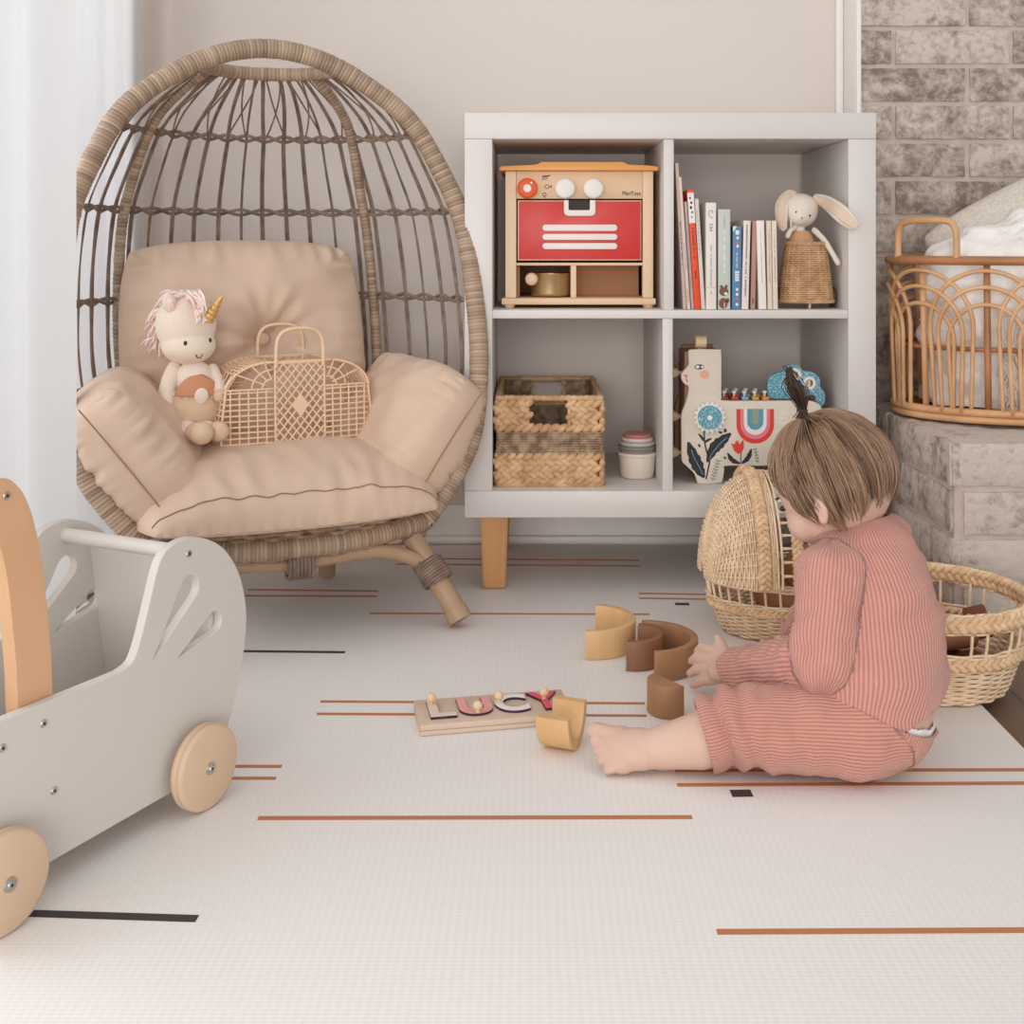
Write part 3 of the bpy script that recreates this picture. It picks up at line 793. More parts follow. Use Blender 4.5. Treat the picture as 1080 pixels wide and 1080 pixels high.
obox('back_wall', 538.2, 180.7, 683.8, 314.3, D-.006, D, M['brownin'])
cpn = obox('control_panel', 544.7, 180.7, 677.8, 209.8, .003, .015, M['birchh'], bev=.0006)
# top slab with raised middle
pts = [(527.5, 180.5), (526.5, 178.5), (528.5, 176), (545, 175.2), (566, 174.2), (571, 171.5), (657, 171.5), (662, 174.2), (684, 175.2), (692, 176.3), (694, 178.5), (693, 180.5)]
b = MB(); b.prism([o2(*p) for p in pts], -.014, D+.004, None, .0015); obj('top', b, M['orangetop'], oven)
def knob(px, py, r, d, m):
    x, z = o2(px, py); b = MB(); b.lathe([(0, d), (r*.8, d), (r*.95, d-.0015), (r, d-.004), (r, 0), (0, 0)], 32, Matrix.Translation((x, .003, z)) @ Matrix.Rotation(R(90), 4, 'X')); return obj('knob', b, m, oven, angle=50), x, z
k, x, z = knob(556.2, 199, .0195, .012, M['orange'])
b = MB(); b.cyl((x, -.0092, z), (x, -.0100, z), .0075, .0075, 20); b.cyl((x+.008, -.0092, z+.0105), (x+.008, -.0098, z+.0105), .0022, .0022, 12); obj('dial_mark', b, M['offwhite'], k)
knob(595.8, 199.2, .0195, .016, M['offwhite']); knob(625.8, 199.2, .0195, .016, M['offwhite'])
# printed symbols and maker's name
def flat(poly_px, d, th, mi, b):
    b.prism([o2(*p) for p in poly_px], d-th, d, mi=mi)
b = MB(); e = .003
for s in (((571.5, 187), (572.5, 185.6), (579, 185), (579.6, 186), (577.5, 186.6), (573.5, 187.2)), ((571.7, 188.2), (573, 187.9), (573.2, 190), (572, 190)), ((574.5, 187.6), (575.4, 187.5), (575.4, 189.8), (574.6, 189.8)), ((576.6, 187.4), (577.5, 187.3), (577.3, 189.4), (576.5, 189.4)), ((578.4, 185.4), (580.2, 184.2), (580.6, 184.8), (579, 186.2))):
    flat(s, e, .0003, 0, b)
def ringsym(px, py, r, w):
    x, z = o2(px, py); q = [V((x+r*cos(a), e-.0002, z+r*sin(a)*.85)) for a in [2*pi*i/20 for i in range(20)]]; b.tube(q, w, 4, True)
ringsym(577, 197, .0042, .0006); flat(((580, 197), (581.8, 194.8), (581.6, 199)), e, .0003, 0, b)
ringsym(574.2, 205.4, .0036, .0006); flat(((573.2, 207.8), (575.2, 207.8), (575, 208.8), (573.4, 208.8)), e, .0003, 0, b)
obj('print', b, M['ink'], cpn)
me = text('PlanToys', .0100, .0002, .00012); x, z = o2(666.2, 204.3); me.transform(Matrix.Translation((x, e-.0002, z)) @ RX)
fin('lettering', me, M['ink'], cpn)
# door
dr = obox('door', 546, 211.5, 676.6, 275, .004, .014, M['birch'], bev=.0008)
a, c = o2(547.2, 212.6), o2(675.6, 273.8); hx0, hx1, hz = o2(599.6, 0)[0], o2(622.2, 0)[0], o2(0, 222)[1]
b = MB(); b.prism([(a[0], a[1]), (hx0, a[1]), (hx0, hz), (hx1, hz), (hx1, a[1]), (c[0], a[1]), (c[0], c[1]), (a[0], c[1])], .0018, .0039, None, .0004); obj('door_panel', b, M['red'], dr)
def rr(x0, x1, z0, z1, r, n=6, corners=(1, 1, 1, 1)):
    out = []
    for i, (cx_, cz_, a0) in enumerate(((x1-r, z1-r, 0), (x0+r, z1-r, 90), (x0+r, z0+r, 180), (x1-r, z0+r, 270))):
        if corners[i]: out += [(cx_+r*cos(R(a0+90*k/n)), cz_+r*sin(R(a0+90*k/n))) for k in range(n+1)]
        else: out.append(((x1, z1), (x0, z1), (x0, z0), (x1, z0))[i])
    return out
a, c = o2(594.8, 211.3), o2(628, 228)
hole = rr(hx0, hx1, hz, a[1]-.0001, .003, 4, (0, 0, 1, 1))
outer = rr(a[0], c[0], c[1], a[1], .009, 6, (0, 0, 1, 1))
U = [outer[0]]; U = [(c[0], a[1])]+[p for p in outer if p[1] < a[1]-.001][::-1] if False else None
up = [(a[0], a[1])]+[p for p in outer[2:-0 or None]]+[(c[0], a[1])]
up = [(a[0], a[1])]+outer[2:]+[(c[0], a[1]), (hx1, a[1])]+[p for p in hole[2:]][::-1]+[(hx0, a[1])]
b = MB(); b.prism(up, -.0022, .0036, None, .0004); obj('handle', b, M['offwhite'], dr)
b = MB(); b.bx(hx0, hx1, .0015, .0039, hz, a[1]); obj('handle_hole_shade', b, M['dark'], dr)  # dark block painted as the shade in the hole behind the handle
for y0, y1 in ((237.2, 243.8), (247, 253.3), (256.7, 263)):
    a, c = o2(572.2, y0), o2(651, y1); b = MB(); b.prism(rr(a[0], c[0], c[1], a[1], (a[1]-c[1])*.49), -.0006, .0018, None, .0004); obj('vent_bar', b, M['offwhite'], dr)
obox('rail', 544.7, 277.5, 677.8, 280.3, .001, .10, M['birchh'], bev=.0005); obox('shelf_deck', 538.2, 278, 683.8, 279.8, .1005, D-.0065, M['brownin'], bev=0)
obox('cubby_divider', 602.2, 280.5, 607.8, 314.3, .002, .2, M['birch'], bev=.0005)
obox('cubby_lining', 608, 281, 677.8, 314.2, .085, .088, M['brownin'], bev=0)
obox('cubby_lining', 544.7, 281, 548, 314.2, .023, .15, M['brownin'], bev=0)
# pot inside
M['brass'] = mat('brushed brass', (196, 172, 128), .32, metal=.85)
x, z = o2(580.5, 314.2); s_ = .0385
pot = thing('toy_pot', 'small brass toy pot with a wooden knob handle, inside the toy oven cubby', 'toy pot', (OX0+x, OY+.052, OZ+z+.0016))
b = MB(); b.lathe([(0, 0), (s_-.004, 0), (s_-.001, .002), (s_, .006), (s_, .042), (s_+.0015, .0435), (s_+.001, .045), (s_-.0015, .044), (s_-.0022, .006), (0, .003)], 40); obj('body', b, M['brass'], pot, angle=50)
b = MB(); b.cyl((-.028, -.026, .033), (-.034, -.036, .034), .004, .004, 10); b.ell((-.0365, -.040, .0345), (.0125, .010, .0125)); obj('handle', b, M['birch'], pot, angle=60)

# ------------------------------------------------------------------ books
BKY = 2.226; BS = BKY/FPX
M['page'] = mat('paper block', (232, 224, 212), .85, var=.12, vscale=300, stretch=(30, 1, .3))
def book(px_b0, px_b1, px_t, py_t, rgb, label, depth=.17, marks=None, extra=None, dy=0.0, txt=None):
    """spine faces the room; bottom edge px_b0..px_b1, left end of its top at px_t"""
    Yb = BKY+dy; s = Yb/FPX
    x0, x1 = (px_b0-CX)*s, (px_b1-CX)*s; zt = EYE-(py_t-CY)*s; xt = (px_t-CX)*s
    h = sqrt((zt-SH1)**2+(xt-x0)**2); lean = atan2(xt-x0, zt-SH1); wd = (x1-x0)*cos(lean)-.0004
    # pivot so that the lower edge rests on the board
    zoff = max(0, wd*sin(lean)) if lean > 0 else 0
    t = thing('book', label, 'book', (x0+.0002, Yb, SH1+.0006+zoff), rot=(0, lean, 0), group='picture books in the upper right cube')
    m = mat('book cover', rgb, .5, var=.03, vscale=20)
    b = MB(); cv = .0016
    if lean < 0: pass
    b.bx(0, wd, 0, cv, 0, h, .0006); b.bx(0, cv*.8, cv, depth, 0, h); b.bx(wd-cv*.8, wd, cv, depth, 0, h)
    obj('cover', b, m, t)
    b = MB(); b.bx(cv*.8, wd-cv*.8, cv, depth-.004, .003, h-.003); obj('pages', b, M['page'], t)
    if txt:
        r_ = random.Random(len(label)*7+int(px_b0))
        for z0, z1, sz, mi in txt:     # lettering too small to read: runs of tiny strokes
            bm_ = MB()
            z = z1*h; 
            while z > z0*h:
                l = r_.uniform(.35, .75)*sz
                if r_.random() > .16: bm_.bx(wd/2-sz*.5*r_.uniform(.7, 1), wd/2+sz*.5*r_.uniform(.6, 1), -.00025, 0, z-l*.55, z, mi=mi)
                z -= l
            obj('spine_print', bm_, [M['ink'], M['offwhite'], M['orange'], M['greyprint']], t)
    if extra: extra(t, wd, h)
    return t
M['greyprint'] = mat('grey print', (150, 142, 136), .7)
M['bear'] = mat('brown print', (122, 84, 62), .7)
def orange_top(t, wd, h):
    b = MB(); b.bx(-.0002, wd+.0002, -.0004, .0, h*.72, h*.975); o = obj('spine_label', b, M['offwhite'], t)
    b = MB()
    for z, x, r in ((.93, .4, .0022), (.89, .55, .0026), (.85, .45, .003), (.81, .6, .0022), (.77, .5, .0018)): b.prism([(wd*x+r*cos(a)*.8, h*z+r*sin(a)) for a in [2*pi*i/9 for i in range(9)]], -.0006, -.0004)
    obj('spine_drawing', b, M['ink'], t)
def bearprint(t, wd, h):
    b = MB()
    def el(x, z, rx, rz, mi=0, d=0): b.prism([(wd*x+rx*cos(2*pi*i/14), z+rz*sin(2*pi*i/14)) for i in range(14)], -.0003-d, -d, mi=mi)
    el(.46, .034, .0088, .0085); el(.26, .0435, .003, .003); el(.66, .0435, .003, .003); el(.62, .030, .0032, .0026, 1, .0003)
    el(.42, .0115, .0085, .0105); el(.78, .017, .0035, .0045); el(.50, .008, .0006, .006, 1, .0003)
    obj('bear_drawing', b, [M['bear'], M['offwhite']], t)
def swirl(t, wd, h):
    b = MB(); b.tube([V((wd*.5+.006*cos(a)*(.5+a/12), -.0003, h*.90+.009*sin(a)*(.5+a/12))) for a in [i*.35 for i in range(16)]], .0006, 4); b.prism([(wd*.5-.001, h*.145), (wd*.5+.001, h*.145), (wd*.5+.001, h*.165), (wd*.5-.001, h*.165)], -.0003, 0)
    b.bx(.001, wd-.001, -.0002, 0, h*.205, h*.208)
    obj('spine_drawing', b, M['greyprint'], t)
def bluedots(t, wd, h):
    b = MB()
    for z, mi in ((.86, 1), (.80, 2), (.76, 1), (.13, 2), (.18, 1), (.24, 1), (.06, 1)): b.prism([(wd*.55+.0026*cos(2*pi*i/9), h*z+.003*sin(2*pi*i/9)) for i in range(9)], -.0003, 0, mi=mi)
    b.prism([(0, h), (wd*.45, h), (wd*.2, h*.955), (0, h*.93)], -.0003, 0, mi=1)
    b.bx(wd*.3, wd*.72, -.0003, 0, h*.90, h*.95, mi=1)
    for k in range(4): b.bx(wd*.3, wd*.75, -.0003, 0, h*(.34+.032*k), h*(.34+.032*k)+.0038, mi=1)
    obj('spine_drawing', b, [M['ink'], M['offwhite'], M['orange']], t)
book(720.5, 724.2, 712, 172.5, (206, 188, 180), 'tallest thin mauve-grey book leaning at the far left of the book row', txt=[(.3, .6, .0028, 0)], dy=.004)
book(724.8, 728.4, 715.2, 187, (226, 202, 194), 'thin pale pink book leaning second from the left in the row', txt=[(.05, .15, .003, 2), (.3, .5, .002, 3)])
book(729, 732.2, 721.5, 213, (198, 196, 188), 'thin grey-green book squeezed between the pink one and the orange one', txt=[(.2, .9, .0022, 3)], dy=.006)
book(732.6, 739.2, 724.6, 200.5, (234, 76, 34), 'bright orange book with a white upper spine', txt=[(.42, .68, .0042, 0), (.25, .32, .0042, 0)], extra=orange_top)
book(739.6, 744.0, 732.4, 210, (222, 214, 206), 'thin off-white book leaning against the right of the orange one', txt=[(.5, .9, .0026, 3)], dy=.003)
book(744.6, 755.6, 744.4, 214, (232, 224, 216), 'thick white book with a small grey swirl drawing on its spine', txt=[(.22, .6, .0034, 3), (.74, .80, .007, 3)], extra=swirl)
book(757.4, 770.4, 757.4, 221, (196, 202, 194), 'thick sage green book with a brown bear at the foot of its spine', txt=[(.36, .78, .004, 1), (.82, .93, .003, 3)], extra=bearprint)
book(772, 781.4, 773, 239, (86, 132, 170), 'blue book with white lettering', txt=[(.5, .68, .003, 1)], extra=bluedots)
book(782, 789.4, 784.4, 233, (234, 220, 214), 'pinkish white book with a long line of dark lettering, right of the blue one', txt=[(.15, .95, .0036, 0)])
book(791.4, 796.6, 793.6, 234, (186, 142, 126), 'thin reddish brown book in the gap right of the pinkish white one', txt=[(.06, .12, .004, 0)], dy=.006)
book(800.5, 808.6, 797.8, 233, (238, 230, 224), 'clean white book right of the reddish brown one', txt=[(.3, .9, .0016, 3)])
book(809.8, 815, 808.2, 233, (224, 208, 188), 'cream book second from the right end of the row', txt=[(.3, .9, .0024, 3)])
book(815.4, 820.6, 813.8, 233, (228, 214, 196), 'cream book at the right end of the row beside the rabbit', txt=[(.3, .9, .0024, 3)])

# ------------------------------------------------------------------ wicker trolley with rabbit
M['wicker'] = mat('honey wicker', (214, 174, 132), .6, rgb2=(184, 142, 102), vscale=50)
M['linen'] = mat('cream cotton', (232, 222, 208), .9, var=.05, vscale=30, bump=.15, bscale=500)
M['pinkcloth'] = mat('tan pinafore cloth', (200, 158, 116), .9, bump=.1, bscale=400)
M['earlining'] = mat('dotted ear lining', (222, 198, 176), .9, rgb2=(240, 230, 216), vscale=160, thr=(.3, .4))
TY = 2.285; TS = TY/FPX
def t2(px, py): return V(((px-CX)*TS, TY, EYE-(py-CY)*TS))
tc = t2(849.5, 317); trol = thing('wicker_trolley', 'small honey wicker toy trolley on wheels in the upper right cube, holding the rabbit', 'toy trolley', (tc.x, TY, SH1+.0005))
zb, zt_ = .0135, EYE-(257-CY)*TS-SH1
def troll(z): 
    t = (z-zb)/(zt_-zb); return .050-.0135*t**1.3, .036-.006*t
b = MB(); rows = 26
NA = 72
def sq(a, rx, ry): return V((rx*math.copysign(abs(cos(a))**.7, cos(a)), ry*math.copysign(abs(sin(a))**.7, sin(a)), 0))
for k in range(rows):
    z = zb+.003+(zt_-zb-.006)*k/(rows-1); rx, ry = troll(z); pts = []
    for i in range(NA):
        a = 2*pi*i/NA; f = 1+.03*cos(NA/4*a+pi*k)
        p = sq(a, rx*f, ry*f); p.z = z; pts.append(p)
    b.tube(pts, .00225, 5, True)
for i in range(18):
    a = 2*pi*(i+.5)/18; q = []
    for k in range(6):
        z = zb+(zt_-zb)*k/5; rx, ry = troll(z); p = sq(a, rx, ry); p.z = z; q.append(p)
    b.tube(q, .0018, 5)
obj('body', b, M['wicker'], trol, angle=180)
for z in (zb, zt_):
    b = MB(); rx, ry = troll(z)
    for s_ in (0, pi):
        pts = []
        for i in range(180):
            a = 2*pi*i/180; p = sq(a, rx+.0018*cos(24*a+s_)+.001, ry+.0018*cos(24*a+s_)+.001); p.z = z+.0022*sin(24*a+s_); pts.append(p)
        b.tube(pts, .0021, 5, True)
    obj('braided_rim', b, M['wicker'], trol, angle=180)
b = MB(); rx, ry = troll(zb); b.loft([[V((*sq(2*pi*i/40, rx-.002, ry-.002).xy, zb+h)) for i in range(40)] for h in (0, .003)]); obj('bottom', b, M['wicker'], trol)
b = MB(); b.cyl((.003, -.026, zb), (.001, -.028, 0), .0028, .0024, 10); obj('peg_foot', b, M['birch'], trol)
M['wheeldark'] = mat('dark brown wheel', (70, 52, 46), .5)
for sx in (-1, 1):
    b = MB(); b.lathe([(0, -.004), (.019, -.004), (.021, -.002), (.021, .002), (.019, .004), (0, .004)], 32, Matrix.Translation((sx*.0555, .014, .0212)) @ Matrix.Rotation(R(90), 4, 'Y')); obj('wheel', b, M['wheeldark'], trol, angle=40)
b = MB(); b.cyl((-.052, .014, .0212), (.052, .014, .0212), .0025, None, 8); obj('axle', b, M['wheeldark'], trol)
# rabbit
rc = t2(845, 258); rab = thing('rabbit_doll', 'cream cloth rabbit doll with long dotted ears sitting in the wicker trolley', 'soft toy', (rc.x, TY, rc.z))
def r2(px, py, dy=0.0): p = t2(px, py); return V((p.x-rc.x, dy, p.z-rc.z))
b = MB(); h = r2(844, 222); b.ell(h, (.0350, .030, .0335), Euler((0, R(-18), 0)).to_matrix(), 24, 16); b.ell(h+V((-.004, -.012, -.012)), (.022, .019, .018), None, 16, 12); b.ell(r2(843, 244), (.012, .012, .012)); b.ell(r2(845, 262), (.026, .019, .030))
b.ell(r2(846, 290, .0), (.026, .018, .034))
me = remesh(b, .0016, 6); hd = fin('body', me, M['linen'], rab)
b = MB(); b.loft([[V((c.x+rx*cos(2*pi*i/24), ry*sin(2*pi*i/24), c.z)) for i in range(24)] for c, rx, ry in ((r2(845.5, 262), .0285, .0215), (r2(845, 254), .0265, .0205), (r2(844.5, 247), .021, .0165), (r2(844.2, 243.5), .016, .0145))], True, False); obj('pinafore', b, M['pinkcloth'], rab, angle=180)
def limb(pts, rad, name, m, par):
    b = MB(); q = smoothpath(pts, 6); n = len(q); rr_ = [spline([(i/(len(rad)-1), r) for i, r in enumerate(rad)], k/(n-1)) for k in range(n)]
    b.tube(q, rr_, 12); b.ell(q[0], (rad[0],)*3, None, 10, 8); b.ell(q[-1], (rad[-1],)*3, None, 10, 8); return obj(name, b, m, par, angle=180)
limb([r2(858, 243, -.008), r2(867, 254, -.020), r2(874, 267, -.028), r2(879.5, 277, -.03)], [.0062, .0056, .005, .0055], 'arm', M['linen'], rab)
limb([r2(838, 239, -.008), r2(832, 243, -.016), r2(828, 249, -.024)], [.0055, .005, .005], 'arm', M['linen'], rab)
def ear(pts, wd, nm, tw):
    q = smoothpath(pts, 8); n = len(q)
    for side_, mm, nm_ in ((1, M['linen'], nm), (-1, M['earlining'], 'ear_lining')):
        b = MB(); rings = []
        for i, p in enumerate(q):
            t = (q[min(i+1, n-1)]-q[max(i-1, 0)]).normalized(); u = t.cross(V(tw)).normalized(); v = u.cross(t); f = i/(n-1)
            w_ = wd*max(.05, (sin(pi*min(1, .16+f*.84))**.5)*(.62+.5*f)); th = .0045*sin(pi*min(.97, .08+f*.9))+.0006
            if side_ < 0: w_ *= .72
            o_ = v*(.0012 if side_ > 0 else -.0014)
            rings.append([p+o_+u*w_*cos(2*pi*k/14)+v*th*(1 if side_ > 0 else .8)*sin(2*pi*k/14) for k in range(14)])
        b.loft(rings)
        if side_ > 0: par = obj(nm_, b, mm, rab, angle=180)
        else: obj(nm_, b, mm, par, angle=180)
RW = lambda px, py, Y: at(px, py, Y)-V((rc.x, TY, rc.z))
ear([RW(858, 209, 2.280), RW(870, 213, 2.252), RW(883, 222, 2.2), RW(893, 231, 2.182), RW(904, 241, 2.172)], .0185, 'ear', (0, 1, .25))
ear([r2(840, 207, 0), r2(831, 206, -.006), r2(823, 216, -.014), r2(822, 230, -.018), r2(824, 244, -.02)], .0150, 'ear', (.5, 1, 0))
b = MB(); b.ell(h+V((-.0135, -.0265, -.004)), (.0020, .0013, .0026)); b.ell(h+V((.0125, -.0262, -.0105)), (.0020, .0013, .0026)); b.tube([h+V((-.0035, -.0315, -.013)), h+V((-.0042, -.0315, -.018))], .0008, 5); obj('stitched_face', b, M['ink'], rab)
b = MB(); b.tube([r2(832, 214, -.004), r2(832.4, 226, -.018), r2(832, 240, -.019)], .0024, 6); obj('ribbon', b, M['offwhite'], rab, angle=180)

# ------------------------------------------------------------------ woven storage box
M['hyacinth'] = mat('water hyacinth braid', (222, 186, 144), .65, rgb2=(186, 144, 102), vscale=45, bump=.2, bscale=200)
M['seagrass'] = mat('seagrass twist', (188, 162, 134), .7, rgb2=(130, 104, 82), vscale=60, bump=.2, bscale=200)
WX0, WX1, WY0, WY1, WZ, WH = -.0695, .1405, 2.245, 2.575, ZB+.0006, .176
wc = V(((WX0+WX1)/2, (WY0+WY1)/2, WZ)); wbk = thing('storage_basket', 'square woven seagrass storage basket with a handle slot in the lower left cube', 'basket', wc)
wx, wy = (WX1-WX0)/2-.006, (WY1-WY0)/2-.006
def faces4():
    yield V((-wx, -wy, 0)), V((1, 0, 0)), 2*wx, V((0, -1, 0)), True
    yield V((wx, -wy, 0)), V((0, 1, 0)), 2*wy, V((1, 0, 0)), False
    yield V((wx, wy, 0)), V((-1, 0, 0)), 2*wx, V((0, 1, 0)), True
    yield V((-wx, wy, 0)), V((0, -1, 0)), 2*wy, V((-1, 0, 0)), False
rw = random.Random(9)
def leaf(b, c, d, nrm, L, W_, T_):
    d = d.normalized(); s_ = nrm.cross(d).normalized(); nn = d.cross(s_)
    Mx = Matrix((d, s_, nn)).transposed(); b.ell(c, (L, W_, T_), Mx, 10, 7)
def hole_at(x, z, L): return abs(x-L*.49) < .0385 and z > .117
def braid_band(b, z0, z1, rows, step):
    rh = (z1-z0)/rows
    for P, ax, L, nr, holed in faces4():
        for k in range(rows):
            z = z0+rh*(k+.5); n = int(L/step)
            for i in range(n+1):
                x = (i+.5*(k % 2 == 0))*L/n
                if x > L: continue
                if holed and hole_at(x, z, L): continue
                up = 1 if k % 2 == 0 else -1
                d = ax+V((0, 0, 1))*.62*up; d = d+V((0, 0, rw.uniform(-.1, .1)))
                leaf(b, P+ax*x+V((0, 0, z))+nr*(.001+rw.uniform(0, .0015)), d, nr, .0135*rw.uniform(.9, 1.15), .0072*rw.uniform(.85, 1.1), .0062)
for z0_, z1_ in ((.004, .062), (.106, .164)):
    b = MB(); braid_band(b, z0_, z1_, 5, .0165); obj('braided_band', b, M['hyacinth'], wbk, angle=180)
b = MB()
for P, ax, L, nr, holed in faces4():
    for k in range(9):
        z = .064+.0048*k
        for s_ in (0, pi):
            pts = [P+ax*(L*i/60)+V((0, 0, z+.0012*sin(i*.9+s_+k*2)))+nr*(.001+.0014*cos(i*.9+s_+k*2)) for i in range(61)]
            b.tube(pts, .0021, 4)
obj('twisted_band', b, M['seagrass'], wbk, angle=180)
b = MB()
for z, rr_ in ((.003, .005), (WH-.007, .0058)):
    q = [V((-wx, -wy, z)), V((wx, -wy, z)), V((wx, wy, z)), V((-wx, wy, z))]
    pp = []
    for i in range(4):
        a, c = q[i], q[(i+1) % 4]
        for t in range(20): pp.append(a.lerp(c, t/20))
    pp = resample(pp, .004, True)
    b.tube(pp, [rr_*(1+.14*sin(i*2.1)) for i in range(len(pp))], 8, True)
for P, ax, L, nr, holed in faces4():
    if holed: 
        for xx in (-.04, .04): b.tube([P+ax*(L*.49+xx)+V((0, 0, .116+.005*i)) for i in range(11)], .004, 6)
        b.tube([P+ax*(L*.49-.04+.008*i)+V((0, 0, .113)) for i in range(11)], .0042, 6)
obj('rim', b, M['hyacinth'], wbk, angle=180)
b = MB()
for P, ax, L, nr, holed in faces4():
    i_ = P-nr*.006
    def slab(xa, xb, za, zb_): b.poly([i_+ax*xa+V((0, 0, za)), i_+ax*xb+V((0, 0, za)), i_+ax*xb+V((0, 0, zb_)), i_+ax*xa+V((0, 0, zb_))])
    if holed: slab(0, L, .002, .113); slab(0, L*.49-.038, .113, .168); slab(L*.49+.038, L, .113, .168)
    else: slab(0, L, .002, .168)
b.poly([V((-wx, -wy, .004)), V((wx, -wy, .004)), V((wx, wy, .004)), V((-wx, wy, .004))])
o = obj('lining', b, M['seagrass'], wbk, fixn=False); sm_ = o.modifiers.new('s', 'SOLIDIFY'); sm_.thickness = .002
# ------------------------------------------------------------------ nested stacking cups
cups = [((228, 216, 203), 'cream outermost cup at the bottom of the stacking cup nest', .0385, 0.0, .050),
        ((140, 132, 128), 'dark grey cup rim second from the bottom of the stacking cup nest', .0372, .017, .046),
        ((190, 188, 184), 'light grey cup rim in the middle of the stacking cup nest', .0348, .027, .044),
        ((222, 200, 190), 'pale blush cup rim second from the top of the stacking cup nest', .0310, .038, .041),
        ((190, 122, 112), 'rose cup on top of the stacking cup nest', .0276, .047, .039)]
cxp = (672-CX)*2.345/FPX
for rgb, lab, r, dz, hh in cups:
    t = thing('stacking_cup', lab, 'cup', (cxp, 2.345, ZB+.0006+dz), 0, 'nested stacking cups in the lower left cube')
    m = mat('silicone cup', rgb, .5); b = MB()
    rb_ = r*.86; ri = r-.0022
    b.lathe([(0, 0), (rb_-.003, 0), (rb_, .003), (r-.002, hh-.007), (r, hh-.006), (r+.0008, hh-.003), (r, hh)], 40); bmesh.ops.delete(b.bm, geom=[f for f in b.bm.faces if len(f.verts) > 4 and f.calc_center_median().z > hh-.001], context='FACES_ONLY') if False else None
    o = obj('body', b, m, t, angle=50)
    # inverted nest: each smaller cup stands inside the larger one, mouth down
    b = MB(); b.lathe([(0, hh+.0001), (r*.7, hh+.0001), (r-.004, hh+.0008), (r-.0015, hh+.0002)], 40); obj('lid_face', b, m, t, angle=50)
# ------------------------------------------------------------------ llama activity toy
LY = 2.275; LS = LY/FPX
def l2(lx, ly): return ((690+lx/4.5-CX)*LS, EYE-(330+ly/4.5-CY)*LS)
l0 = l2(430, 812); lla = thing('llama_toy', 'cream wooden llama activity toy painted with flowers and a rainbow in the lower right cube', 'wooden toy', (l0[0], LY, ZB+.0006))
def l3(p): a = l2(*p); return (a[0]-l0[0], a[1]-l0[1])
out = [(178, 176), (305, 176), (318, 186), (319, 300), (320, 400), (330, 418), (480, 420), (700, 420), (770, 428), (800, 470), (806, 600), (800, 700), (775, 780), (760, 806), (735, 812), (660, 812), (640, 800), (622, 748), (600, 728), (500, 728), (345, 728), (333, 745), (326, 790), (308, 810), (215, 812), (203, 800), (190, 765), (150, 725), (132, 700), (130, 600), (130, 490), (145, 440), (160, 390), (163, 352), (145, 340), (130, 318), (130, 290), (148, 268), (164, 245), (163, 195)]
ol = [(p.x, p.y) for p in smoothpath([(*l3(p), 0) for p in out], 4, True)]
M['llama'] = mat('cream painted wood', (228, 216, 200), .6, var=.04, vscale=30)
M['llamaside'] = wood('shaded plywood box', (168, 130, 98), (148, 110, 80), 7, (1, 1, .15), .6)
b = MB(); b.prism(ol, 0, .014, None, .0012); fp = obj('front_board', b, M['llama'], lla, angle=45)
b = MB(); b.prism([l3(p) for p in ((150, 190), (318, 190), (318, 700), (150, 700))], .0145, .105); b.prism([l3(p) for p in ((318, 432), (790, 432), (790, 700), (318, 700))], .0145, .105); b.prism([l3(p) for p in ((205, 700), (318, 700), (318, 811), (205, 811))], .0145, .105); b.prism([l3(p) for p in ((650, 700), (770, 700), (770, 811), (650, 811))], .0145, .105); obj('box_body', b, M['llamaside'], lla)
b = MB(); b.prism(ol, .1055, .118, None, .001); obj('back_board', b, M['llamaside'], lla, angle=45)
def cyl_k(p, r, h_, m, nm, ax=(0, 0, 1), y=.06):
    x, z = l3(p); b = MB(); b.cyl(V((x, y, z)), V((x, y, z))+V(ax)*h_, r, r*.94, 20); return obj(nm, b, m, lla, angle=50)
x, z = l3((226, 176)); b = MB(); b.cyl((x-.009, .03, z+.0125), (x+.012, .03, z+.0125), .0125, None, 24); b.cyl((x, .03, z-.002), (x, .03, z+.006), .004, None, 10); obj('peg', b, M['birch'], lla)
for ly in (300, 510, 685):
    x, z = l3((148, ly)); b = MB(); b.cyl((x, .05, z), (x-.010, .05, z), .004, None, 10); b.cyl((x-.008, .05, z), (x-.019, .05, z), .0075, .012, 8); obj('side_peg', b, M['birch'], lla)
keyc = [(150, 44, 44), (196, 60, 58), (120, 170, 190), (216, 160, 60), (222, 140, 70)]
for i in range(9):
    row = i % 2; lx = 340+24.5*i; x, z = l3((lx, 419)); y = .025 if not row else .065; m = mat('enamel key', keyc[min(4, i//2)], .4)
    b = MB(); b.bx(x-.0065, x+.0065, y-.014, y+.014, z, z+.006, .001); k = obj('chime_key', b, m, lla)
    b = MB(); b.cyl((x, y, z+.006), (x, y, z+.012), .002, None, 8); b.cyl((x, y, z+.012), (x, y, z+.0165), .0042, .0046, 12); obj('key_peg', b, M['offwhite'], k)
